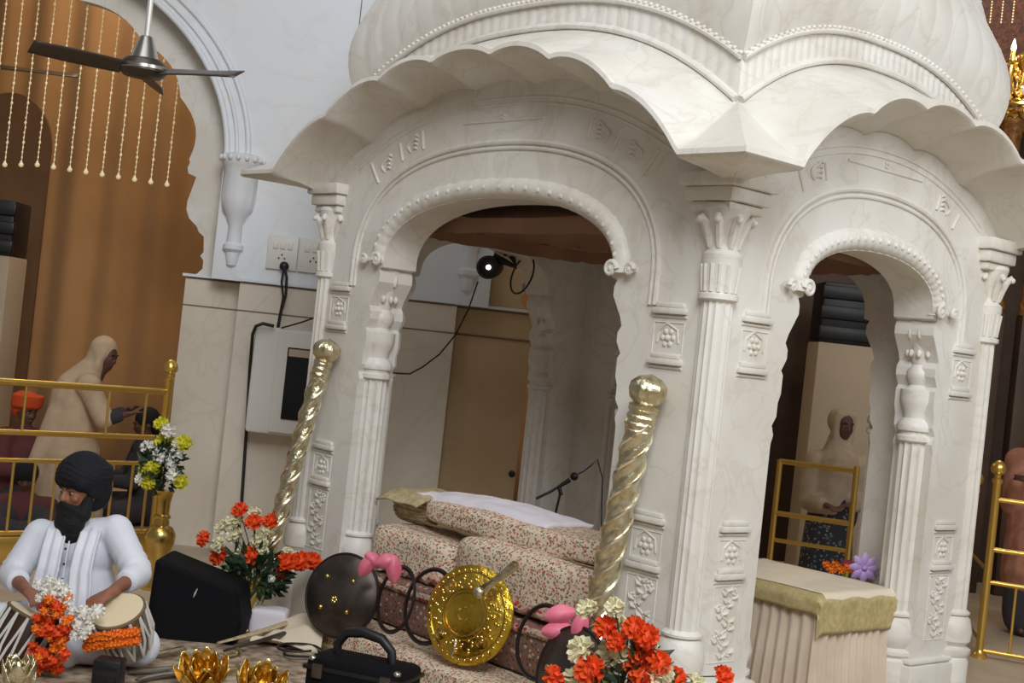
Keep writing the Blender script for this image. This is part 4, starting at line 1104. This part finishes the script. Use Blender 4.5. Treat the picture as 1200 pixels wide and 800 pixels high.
for s_ in 'lr': g.capsule(V['sh_'+s_], V['el_'+s_], .09, .085); g.capsule(V['el_'+s_], V['wr_'+s_].lerp(V['el_'+s_], .25), .08, .06)
g.capsule(V['chest'], V['pelvis'], .17, .16)
bake(g.build('shawl', 'shawl2', p2), .014, 5)
g = MB(); g.capsule(V['pelvis'], Vector((0, 0, .18)), .175, .20); g.ell(V['pelvis']+Vector((.08, -.1, .08)), (.10, .08, .16)); bake(g.build('dress', 'print', p2), .02, 3)
# ---------------- person at the right edge
base_c = at(1216, 640, 9.95); base = Vector((base_c.x, 9.95, 0))
B_ = lambda x, y, dy=0.0: at(x, y, 9.95+dy)
J = dict(head=B_(1228, 492), neck=B_(1222, 520), chest=B_(1218, 560), pelvis=B_(1212, 640), sh_l=B_(1194, 540), sh_r=B_(1250, 545), el_l=B_(1186, 590), el_r=B_(1254, 600),
         wr_l=B_(1192, 565, -.2), wr_r=B_(1226, 590, -.2), kn_l=Vector((base.x-.1, 9.95, .46)), kn_r=Vector((base.x+.1, 9.95, .46)), an_l=Vector((base.x-.1, 9.95, .08)), an_r=Vector((base.x+.1, 9.95, .08)))
p3, V, R, q = make_person('person in dusty pink shawl cut by the right edge behind the railing', base, J, (-.5, -.85, -.1), 'darkskin', .95, .016)
g = MB(); g.capsule(V['chest'], V['pelvis'], .19, .21); g.capsule(V['sh_l'], V['sh_r'], .10, .10); g.capsule(V['pelvis'], V['pelvis']+Vector((0, 0, -.2)), .21, .22)
for s_ in 'lr': g.capsule(V['sh_'+s_], V['el_'+s_], .10, .085); g.capsule(V['el_'+s_], V['wr_'+s_], .08, .05)
g.capsule(V['neck'], V['chest'], .08, .16); g.ell(q(0, -.045, .035), (.1, .095, .106), R=R)
bake(g.build('shawl', 'pinkcloth', p3), .016, 4)
g = MB(); g.capsule(V['pelvis']+Vector((0, 0, -.2)), Vector((0, 0, .16)), .19, .2); bake(g.build('skirt', 'darkcloth', p3), .02, 3)

# ================================================================== RAILINGS
def railing(label, p0, p1, rails, posts, bars, r=.018, plate=None, knob=True):
    t = empty('brass_railing', label, 'railing', (p0[0], p0[1], 0)); o = Vector((p0[0], p0[1], 0)); a, b = Vector((0, 0, 0)), Vector((p1[0], p1[1], 0))-o
    for z, rr in rails:
        g = MB(); g.tube([a+Vector((0, 0, z)), (a+b)/2+Vector((0, 0, z)), b+Vector((0, 0, z))], rr, 12); g.build('rail', 'brass', t)
    for f_, zt in posts:
        p = a.lerp(b, f_); g = MB()
        if not knob: g.tube([p, p+Vector((0, 0, zt/2)), p+Vector((0, 0, zt))], .02, 12); g.build('post', 'brass', t); continue
        g.lathe([(.05, 0), (.05, .02), (.03, .04), (.026, .06), (.026, zt-.12), (.034, zt-.11), (.034, zt-.09), (.022, zt-.08), (.022, zt-.06), (.045, zt-.045), (.05, zt-.02), (.042, zt+.01), (.02, zt+.03), (.004, zt+.035)], 20, c=p); g.build('post', 'brass', t)
    for f_, z0, z1 in bars:
        p = a.lerp(b, f_); g = MB(); g.tube([p+Vector((0, 0, z0)), p+Vector((0, 0, (z0+z1)/2)), p+Vector((0, 0, z1))], .009, 8); g.build('baluster', 'brass', t)
    if plate:
        g = MB(); m_ = (a+b)/2; ang = math.atan2(b.y, b.x); g.box((m_.x, m_.y, plate/2+.01), (b.length, .03, plate), rot=rotz(ang), bev=.006); g.build('kick_plate', 'brass', t)
    return t
pr = at(186, 560, 9.2); pl = at(-60, 560, 8.25)
nb = [.045*0+f_ for f_ in (.06, .13, .20, .27, .34, .41, .48, .55, .62, .69, .76, .83, .90)]
railing('long brass railing behind the seated drummer', (pl.x, pl.y), (pr.x, pr.y), [(1.118, .022), (.812, .018), (.64, .014), (.19, .016)], [(1.0, 1.30), (0.0, 1.30)],
        [(f_, .812, 1.118) for f_ in (.30, .70, .89)] + [(f_, .19, .64) for f_ in (.08, .18, .28, .38, .48, .58, .68, .76, .86, .94)], plate=.16)
a_, b_ = at(912, 560, 9.35), at(1003, 560, 9.15)
railing('short brass railing seen through the narrow marble arch', (a_.x, a_.y), (b_.x, b_.y), [(1.09, .018), (.74, .018), (.56, .014)], [(0.0, 1.10), (1.0, 1.12)], [], knob=False)
a_, b_ = at(1165, 600, 8.9), at(1330, 600, 8.6)
railing('brass railing running out of the picture at the right edge', (a_.x, a_.y), (b_.x, b_.y), [(1.02, .016), (.70, .016), (.49, .014), (.02+.03, .014)], [(0.0, 1.24)], [(.22, .05, .49), (.45, .05, .49)])
c_ = at(1141, 600, 9.9)
railing('thin brass railing receding behind the right marble column', (c_.x, c_.y), (a_.x, a_.y), [(.56, .012), (.10, .012)], [(0.0, 1.10)], [])

# ================================================================== BEAD STRINGS, FANS, CHANDELIER
g = MB(); rnd = random.Random(3)
for k in range(64):
    r_ = .007 if k % 4 else .010
    g.ell((rnd.uniform(-.003, .003), 0, .038*k), (r_, r_, r_*1.2), nu=7, nv=5)
g.ell((0, 0, -.02), (.02, .02, .018), nu=8, nv=6); g.tube([(0, 0, 0), (0, 0, 1.7), (0, 0, 3.6)], .003, 5)
sm = g.build('bead_string', 'bead', smooth=60)
tag(sm, 'string of tiny white beads hanging in front of the amber curtain', 'bead string', 'bead strings hanging in the left arch')
for i in range(13):
    px, py = -32+19*i, 190+2.9*max(0, i-4)
    w_ = at(px, py, 10.6)
    o = sm if i == 0 else copy_tree(sm); o.location = w_
def fan(name, c, blades, label, drop=1.2, kk=1.0, L=.60):
    t = empty(name, label, 'fan', c)
    g = MB(); g.tube([(0, 0, .10), (0, 0, .6), (0, 0, drop)], .016*kk, 12); g.build('down_rod', 'fanwhite', t)
    g = MB(); g.lathe([(.03, .17), (.036, .165), (.075, .05), (.08, .045), (.02, .04)], 28); g.build('canopy_cup', 'steel', t)
    g = MB(); g.lathe([(.02, .055), (.10, .045), (.125, .015), (.125, -.02), (.10, -.045), (.03, -.055), (.002, -.056)], 36); g.build('motor', 'fan', t)
    g = MB(); g.lathe([(.126, .010), (.130, .006), (.130, -.010), (.126, -.014)], 36); g.build('motor_band', 'steel', t)
    for a in blades:
        g = MB(); R = rotz(a)
        def f(u, v, R=R): 
            w_ = .045+.02*sin(PI*min(1, u*1.05)); return R @ Vector((.11+(L-.11)*u, (v-.5)*2*w_, -.012+.05*(v-.5)))
        g.grid(f, 14, 5); o = g.build('blade', 'fan', t); md = o.modifiers.new('s', 'SOLIDIFY'); md.thickness = .006
    return t
c_ = at(168, 80, 7.35); fan('ceiling_fan', c_, (-.38, 1.71, -2.47), 'ceiling fan with pale rod in front of the left marble arch', L=.60, drop=2.4)
c_ = at(-22, 74, 11.6); fan('ceiling_fan', c_, (.02, 2.1, -2.1), 'second ceiling fan blade behind the bead strings at top left', L=.82)

cc = at(1204, 92, 10.6)
t = empty('chandelier', 'gold chandelier with lit candle bulbs at the top right edge', 'chandelier', cc)
g = MB(); g.lathe([(.004, -.32), (.03, -.30), (.05, -.26), (.03, -.22), (.08, -.16), (.10, -.10), (.05, -.04), (.04, .04), (.09, .10), (.10, .16), (.04, .22), (.02, .3), (.02, 1.6)], 28); g.build('stem', 'gold', t)
for k in range(10):
    a = 2*PI*k/10+.2; d = Vector((cos(a), sin(a), 0)); rr = .36
    g = MB()
    g.tube([d*.05+Vector((0, 0, -.10)), d*.14+Vector((0, 0, -.19)), d*.25+Vector((0, 0, -.15)), d*.31+Vector((0, 0, -.03)), d*.30+Vector((0, 0, .05))], [.016, .018, .018, .016, .014], 8)
    g.tube([d*(.18+.05*cos(q_*.6)*(1-q_/14))+Vector((0, 0, -.03+.05*sin(q_*.6)*(1-q_/14))) for q_ in range(13)], .012, 7)
    g.tube([d*(.24+.035*cos(q_*.6+2)*(1-q_/14))+Vector((0, 0, .03+.04*sin(q_*.6+2)*(1-q_/14))) for q_ in range(13)], .010, 7)
    g.lathe([(.004, .03), (.045, .05), (.05, .065), (.02, .07), (.016, .13), (.018, .14)], 16, c=d*.30); ar = g.build('arm', 'gold', t)
    g = MB(); g.lathe([(.006, .135), (.018, .155), (.017, .18), (.006, .22), (.001, .235)], 12, c=d*.30); g.build('bulb', 'bulb', ar)
g = MB()
for k in range(20):
    a = 2*PI*k/20; d = Vector((cos(a), sin(a), 0)); e_ = Vector((-sin(a), cos(a), 0))
    g.tube([d*.22+e_*(.045*cos(j*.55)*(1-j/15))+Vector((0, 0, -.24+.045*sin(j*.55)*(1-j/15))) for j in range(14)], .011, 7)
g.tube([Vector((.22*cos(k*PI/20), .22*sin(k*PI/20), -.24)) for k in range(40)], .02, 8, closed=True); g.build('scroll_ring', 'gold', t)
g = MB()
for k in range(10):
    g = MB(); a = 2*PI*k/10+.5; d = Vector((cos(a), sin(a), 0))
    for q_ in range(7): g.ell(d*(.08+.03*q_)+Vector((0, 0, -.12-.03*sin(q_*.5))), (.016, .016, .012), nu=8, nv=6)
    g.build('crystal_chain', 'bead', t)
g = MB(); rnd = random.Random(9)
for i in range(7):
    for k in range(24):
        w_ = at(1112+13*i, -10, 11.3); g.ell((w_.x, w_.y, w_.z-.04*k*.6+.3), (.007, .007, .009), nu=6, nv=4)
tag(g.build('crystal_fringe', 'bead'), 'fringe of small sparkling crystals in front of the dark red panel', 'fringe', kind='stuff')

# ================================================================== WALL FITTINGS
p0, p1 = at(292, 450, 9.5), at(392, 450, 9.5)
zt, zb = at(345, 386, 9.5).z, at(345, 512, 9.5).z
cx, wd = (p0.x+p1.x)/2, p1.x-p0.x; hh = zt-zb
t = empty('wall_cabinet', 'white rounded wall box with dark glass window left of the canopy', 'cabinet', (cx, 9.61, zb))
g = MB(); g.box((0, 0, hh/2), (wd, .25, hh), bev=.03); g.build('body', 'white', t)
xf = at(320, 450, 9.48).x-cx
g = MB(); g.box(((xf+wd/2-.01)/2, -.132, hh/2), (wd/2-.01-xf, .02, hh-.04), bev=.006); dr = g.build('door', 'white', t)
wl, wr_ = at(333, 450, 9.46).x-cx, at(368, 450, 9.46).x-cx; z0, z1 = at(350, 493, 9.46).z-zb, at(350, 408, 9.46).z-zb
g = MB(); g.box(((wl+wr_)/2, -.146, (z0+z1)/2), (wr_-wl, .012, z1-z0)); g.build('window', 'glassdark', dr, smooth=0)
g = MB(); g.box(((wl+wr_)/2, -.154, z1-.035), (wr_-wl-.02, .006, .05)); g.build('display', 'panelcream', dr, smooth=0)
for i, (px, py, lb_) in enumerate(((331, 296, 'white switch plate with plugged-in socket on the marble wall'), (368, 300, 'second white switch plate close to the canopy corner'))):
    w_ = at(px, py, 9.735); t = empty('switch_plate', lb_, 'socket', (w_.x, 9.737, w_.z))
    g = MB(); g.box((0, 0, 0), (.215, .02, .24), bev=.006); g.build('plate', 'white', t)
    for a, b in ((-.05, .05), (.0, .05), (.05, .05)):
        g = MB(); g.box((a, -.014, b), (.036, .012, .05), bev=.003); g.build('switch', 'white', t)
    g = MB()
    for a, b in ((-.02, -.04), (.02, -.04), (0, -.015)): g.lathe([(.006, 0), (.006, .004)], 10, c=(a, -.012, b), R=Matrix.Rotation(PI/2, 3, 'X'))
    g.build('socket_hole', 'black', t)
w_ = at(333, 312, 9.70)
t = empty('power_plug', 'black plug with looped cord in the switch plate', 'plug', w_)
g = MB(); g.ell((0, 0, 0), (.034, .03, .034)); g.build('plug', 'black', t)
q = lambda x, y, Y=9.66: at(x, y, Y)-w_
g = MB(); g.tube([q(333, 312), q(336, 325), q(335, 345), q(329, 366), q(326, 384)], .010, 8); g.tube([q(333, 312), q(330, 330), q(332, 348), q(328, 368), q(325, 384)], .008, 8); g.build('cord', 'cable', t)
g = MB(); g.tube([at(x, y, Y) for x, y, Y in ((372, 371, 9.69), (355, 377, 9.6), (338, 382, 9.5), (330, 384, 9.5))], .006, 8); tag(g.build('thin_cable', 'cable'), 'thin cable running from the wall box towards the canopy', 'cable')
g = MB(); g.tube([at(x, y, Y) for x, y, Y in ((321, 382, 9.46), (308, 379, 9.44), (300, 382, 9.44), (296, 392, 9.50), (293, 430, 9.66), (289, 500, 9.7), (283, 592, 9.7), (276, 652, 9.7))], .012, 8)
tag(g.build('thick_cable', 'cable'), 'thick black cable running down the wall beside the white box', 'cable')

# ================================================================== DRUMS AND GARLANDS
def drum(c, ax_, r0, r1, L, shell, label, straps, name='drum'):
    t = empty(name, label, 'drum', c); R = align(ax_)
    g = MB(); g.lathe([(r1*.9, 0), (r1, .02), (max(r0, r1)*1.02, L*.45), (r0, L-.03), (r0*.98, L-.02)], 40, R=R); g.build('shell', shell, t)
    g = MB(); g.lathe([(r0*.98, L-.025), (r0, L-.01), (r0*.97, L), (.001, L+.002)], 40, R=R); sk = g.build('skin_head', 'drumskin', t)
    g = MB(); g.tube([R @ Vector((r0*1.0*cos(a*PI/20), r0*1.0*sin(a*PI/20), L-.012)) for a in range(40)], .009, 8, closed=True); g.build('rim', 'seam', t)
    g = MB()
    for k in range(straps):
        a = 2*PI*k/straps; b = a+PI/straps
        f_ = lambda aa, r_, z: R @ Vector((r_*cos(aa), r_*sin(aa), z))
        g.tube([f_(a, r0+.006, L-.015), f_((a+b)/2, max(r0, r1)*1.03+.008, L*.45), f_(b, r1+.006, .02)], .0065, 6)
        g.tube([f_(b, r1+.006, .02), f_(b+PI/straps/2, max(r0, r1)*1.03+.008, L*.45), f_(a+2*PI/straps, r0+.006, L-.015)], .0065, 6)
    g.build('lacing', 'white', t)
    return t
dax = Vector((-.22, -.46, .86)).normalized()
drum(at(137, 714, 6.14)-dax*.24, dax, .118, .095, .24, 'steel', 'right hand drum with pale skin head and marigold band', 14)
drum(at(4, 793, 6.12), (.40, .22, 1), .14, .12, .30, 'drumwood', 'dark left drum with white lacing beside the orange garland', 16)
t = empty('marigold_garland', 'double row of marigolds wrapped round the right hand drum', 'garland', at(130, 758, 6.0))
for k in range(26):
    a = -2.55+2.0*(k//2)/12; px = 131+32*sin((k//2-6)/6*1.2); 
    w_ = at(131+29*((k//2)-6)/6, 752-(k % 2)*10-4*((k//2-6)/6)+2, 6.02+.04*abs((k//2-6)/6)); bloom('marigold', w_, t, (0, -1, .2), 1.05, 'marigold')
g = MB(); g.tube([at(131+29*(k-6)/6, 757-4*(k-6)/6, 6.05)-t.location for k in range(13)], .004, 5); g.build('string', 'leaf', t)
t = empty('flower_garland', 'thick orange and white garland hanging between the two drums', 'garland', at(70, 740, 6.0))
rnd = random.Random(11)
gl = []
for k in range(62):
    f_ = k/61; px = 66-12*f_+rnd.uniform(-22, 22)*(1-.15*f_)+ (10 if f_ < .2 else 0); py = 700+86*f_+rnd.uniform(-3, 3)
    w_ = at(px, py, 5.98+rnd.uniform(-.03, .05)); bloom('smallorange' if rnd.random() < .62 else 'marigold', w_, t, (0, -1, .3), rnd.uniform(.9, 1.15), 'flower_head')
for px, py, s_ in ((45, 683, 1), (58, 680, 1.1), (68, 684, 1.2), (63, 695, 1.3), (76, 692, 1.3), (80, 702, 1.2), (70, 704, 1), (53, 692, 1), (98, 717, 1.4), (114, 716, 1.5), (105, 724, 1.2), (92, 730, 1.3), (98, 741, 1.4), (104, 736, 1.2), (88, 744, 1.1), (46, 700, .9), (84, 715, 1)):
    bloom('smallwhite', at(px, py, 5.99), t, (0, -1, .4), s_*1.15, 'white_blossom')
g = MB(); g.tube([at(x, y, 6.03)-t.location for x, y in ((50, 690), (66, 705), (64, 730), (60, 760), (54, 786))], .02, 8); g.build('string', 'leaf', t)

# ================================================================== FOREGROUND FLOOR ITEMS
# black stage wedge
wc = on(228, 762, 0); wb = Vector((wc.x, 6.98, 0))
t = empty('speaker_wedge', 'large black cloth-fronted speaker wedge behind the golden lotus', 'speaker', wb)
tl, tr, br_, bl_ = at(180, 654, 7.0)-wb, at(277, 692, 7.0)-wb, at(274, 765, 7.0)-wb, at(170, 757, 7.0)-wb
g = MB()
pts = [(bl_.x, 0.0), (bl_.x-.01, .16), (tl.x, tl.z), (tr.x, tr.z), (br_.x+.02, .12), (br_.x, .0)]
g.prism(pts, -.34, .0, lambda u, d, v: Vector((u, -d+.10*v, v))); o = g.build('cabinet', 'navyblack', t, smooth=0)
bv = o.modifiers.new('b', 'BEVEL'); bv.width = .03; bv.segments = 3; bv.limit_method = 'ANGLE'
lw = at(230, 694, 6.93)-wb
g = MB(); g.tube([lw+Vector((-.008, -.02, -.022)), lw+Vector((0, -.024, 0)), lw+Vector((.008, -.02, .024))], [.003, .009, .003], 8, flat=.5); g.build('white_mark', 'white', t)
# white cloth block behind the pole
b_ = on(318, 738, 0); g = MB(); cushion(g, (0, 0, .07), (.20, .16, .15), e=.35); o = g.build('white_bundle', 'lilac'); o.location = (b_.x, 7.38, 0); tag(o, 'small white cloth bundle behind the left pole foot', 'bundle')
# rug / spread
g = MB(); a0 = on(180, 742, 0); 
g.grid(lambda u, v: Vector((-2.6+2.6*u, 5.5+1.9*v, .006+.006*noise.noise(Vector((u*9, v*9, 0))))), 60, 50)
o = g.build('floor_spread', 'rug'); md = o.modifiers.new('s', 'SOLIDIFY'); md.thickness = .006; tag(o, 'beige patterned spread under the swords and drums', 'rug')
# draped grey-beige cloth beside the steel shield
c_ = on(347, 752, 0)
o = sheet('draped_cloth', 'cream', -.20, .16, -.12, .22, .02, lambda u, v: .20*(u**1.5)*(v**.7)*(1+.2*sin(9*u+4*v))+.02*sin(14*v+5*u)+.01, th=.008); o.location = (c_.x, 7.15, 0); tag(o, 'crumpled beige cloth beside the steel shield', 'cloth')
# swords and scabbards
def sword(a, b, m, label, curve=.05, name='sword', hilt=True, w_=.02):
    a, b = Vector(a), Vector(b); t = empty(name, label, 'sword', a); d = b-a; n_ = Vector((-d.y, d.x, 0)).normalized()
    N = 16; pts = [d*(i/N)+n_*curve*sin(PI*i/N)+Vector((0, 0, .012)) for i in range(N+1)]
    g = MB(); g.tube(pts, [w_*(1-.55*(i/N)**3) for i in range(N+1)], 8, flat=.45); g.build('scabbard' if m != 'steel' else 'blade', m, t)
    if hilt:
        e = -d.normalized(); g = MB(); g.tube([Vector((0, 0, .014)), e*.06+Vector((0, 0, .016)), e*.12+Vector((0, 0, .014))], [.012, .016, .012], 10); g.lathe([(.001, 0), (.026, .003), (.026, .008), (.001, .011)], 16, c=e*.13+Vector((0, 0, .014)), R=align(e)); g.build('hilt', 'silver', t)
        g = MB(); g.tube([n_*.05+Vector((0, 0, .014)), Vector((0, 0, .016)), -n_*.05+Vector((0, 0, .014))], .009, 8); g.build('crossguard', 'silver', t)
    return t
sword(on(368, 719, .10), on(255, 756, .03), 'brocade', 'long brocade covered scabbard nearest the draped cloth', .03, w_=.024)
sword(on(362, 733, .07), on(262, 765, .03), 'darksteel', 'dark scabbard lying just below the brocade one', .02, w_=.02)
sword(on(255, 772, .02), on(150, 790, .02), 'steel', 'bright curved blade lying left of the golden lotus', .06, w_=.028)
sword(on(250, 790, .02), on(160, 800, .02), 'steel', 'second steel blade nearest the camera left of the lotus', -.04, w_=.026)
sword(on(215, 762, .03), on(150, 772, .02), 'silver', 'short silver scabbard beside the drum', .02, w_=.024, hilt=False)
g = MB(); c_ = on(222, 790, .02); g.ell((0, 0, .012), (.10, .05, .014), e=1.0); o = g.build('silver_tray', 'steel'); o.location = c_; tag(o, 'small oval silver dish beside the golden lotus', 'dish')
# golden lotus ornaments
def lotus(c, r, label, tilt=(0, -.35, 1), rows=((8, .35, 1.0), (7, .75, .8), (6, 1.15, .55)), m='gold'):
    t = empty('golden_lotus', label, 'ornament', c); RR = align(tilt)
    for n_, open_, sc_ in rows:
        for k in range(n_):
            a = 2*PI*k/n_+open_
            def f(u, v, a=a, open_=open_, sc_=sc_):
                w_ = r*.42*sc_*sin(PI*min(.985, u*.8+.16))**.8*(1-.55*u**3)
                el = open_; x = r*.25+ r*sc_*(sin(PI/2*u)*cos(el)*.9); z = r*sc_*u*sin(el)*1.0+.25*r*u*u
                y = (v-.5)*2*w_; x -= .6*y*y/max(w_, 1e-4)*.35
                return RR @ (rotz(a) @ Vector((x, y, z+.01)))
            g = MB(); g.grid(f, 9, 7); o = g.build('petal', m, t); md = o.modifiers.new('s', 'SOLIDIFY'); md.thickness = .004
    g = MB(); g.ell((0, 0, .03), (r*.3, r*.3, r*.28), R=RR); g.build('centre', m, t)
    return t
lotus(on(236, 808, .02), .14, 'open golden lotus ornament in front of the black wedge', rows=((7, .75, 1.0), (6, 1.1, .9), (5, 1.35, .7)))
lotus(on(300, 822, .02), .14, 'second golden lotus ornament beside the cable coil', tilt=(.25, -.3, 1), rows=((7, .8, 1.0), (6, 1.15, .85), (5, 1.35, .7)))
lotus(on(20, 815, .03), .11, 'pale gold and white lotus bud at the bottom left corner', tilt=(0, -.1, 1), rows=((7, 1.35, 1.15), (6, 1.45, .9), (5, 1.2, 1.2)), m='silver')
# small black box
c_ = on(125, 812, 0); t = empty('black_box', 'small black box in front of the garlanded drum', 'box', c_)
g = MB(); g.box((0, 0, .075), (.12, .10, .15), bev=.01); g.build('body', 'black', t); g = MB(); g.box((0, -.052, .08), (.09, .006, .09), bev=.002); g.build('panel', 'glassdark', t)
# cable coil
g = MB(); c_ = on(352, 768, .012)
g.tube([c_+Vector(((.10+.02*sin(k*.37))*cos(k*PI/12), (.13+.02*cos(k*.5))*sin(k*PI/12), .004+.001*k)) for k in range(46)], .006, 7); tag(g.build('cable_coil', 'cable'), 'loosely coiled dark cable beside the black case', 'cable')
# black case with arched handle
c_ = Vector((at(425, 800, 6.0).x, 6.0, 0))
t = empty('black_case', 'dark blue-black case with arched carry handle at bottom centre', 'case', c_, -.35)
g = MB(); g.box((0, 0, .125), (.46, .24, .25), bev=.035); g.build('body', 'navyblack', t)
g = MB(); g.box((0, 0, .20), (.47, .25, .02), bev=.006); g.build('lid_seam', 'black', t)
g = MB(); g.tube([(-.13, 0, .235), (-.14, 0, .29), (-.10, 0, .345), (-.02, 0, .36), (.07, 0, .345), (.12, 0, .30), (.13, 0, .235)], [.02, .02, .022, .024, .022, .02, .02], 12); g.build('handle', 'black', t)
for x in (-.16, .16):
    g = MB(); g.box((x, -.125, .19), (.05, .02, .06), bev=.004); g.build('latch', 'darksteel', t)
for x in (-.2, .2): 
    g = MB(); g.ell((x, -.1, .235), (.018, .018, .014)); g.build('corner_stud', 'steel', t)
# ================================================================== LIGHT AND CAMERA
def area(name, loc, size, power, color, target=None, sy=None):
    l = bpy.data.lights.new(name, 'AREA'); l.energy = power; l.color = color; l.size = size
    if sy: l.shape = 'RECTANGLE'; l.size_y = sy
    o = bpy.data.objects.new(name, l); C.objects.link(o); o.location = loc
    d = Vector(target)-Vector(loc) if target else Vector((0, 0, -1))
    o.rotation_euler = d.to_track_quat('-Z', 'Y').to_euler()
    return o
area('ceiling_light', (0.8, -0.4, 6.5), 3.5, 520, (.955, .98, 1), (1.0, 7.5, 1.5))
area('ceiling_light', (-2.0, 5.2, 6.2), 3.0, 55, (.98, .99, 1), (-1.5, 8.5, 1.0))
area('ceiling_light', (5.0, 2.8, 4.6), 2.0, 120, (.95, .98, 1), (2.0, 7.2, 1.8))
area('front_fill', (0.5, -1.5, 4.2), 4.0, 12, (1, .97, .93), (0.6, 8, 1.6))  # unseen fill lamp added on the camera side to lift the front faces
area('far_room_light', (-3.5, 12.0, 5.6), 2.0, 68, (1, .86, .66), (-3.5, 12.6, 1.0))
area('far_room_light', (4.5, 11.6, 5.6), 2.0, 22, (1, .84, .64), (4.5, 11.5, 0))
pl = bpy.data.lights.new('chandelier_light', 'POINT'); pl.energy = 45; pl.color = (1, .78, .5); pl.shadow_soft_size = .1
po = bpy.data.objects.new('chandelier_light', pl); C.objects.link(po); po.location = cc+Vector((-.25, -.55, .3))
w = bpy.data.worlds.new('World'); bpy.context.scene.world = w; w.use_nodes = True
w.node_tree.nodes['Background'].inputs[0].default_value = (1, .95, .9, 1); w.node_tree.nodes['Background'].inputs[1].default_value = .14
cd = bpy.data.cameras.new('camera'); cam = bpy.data.objects.new('camera', cd); C.objects.link(cam)
cd.sensor_width = 36; cd.lens = F*36/1200; cd.clip_end = 60
mt = Matrix((RT, UP, -fwd)).transposed()
cam.matrix_world = Matrix.Translation(CAM) @ mt.to_4x4()
sc = bpy.context.scene; sc.camera = cam
sc.view_settings.view_transform = 'Standard'; sc.view_settings.look = 'None'; sc.view_settings.exposure = -0.07; sc.view_settings.gamma = 1
sc.view_settings.use_curve_mapping = False
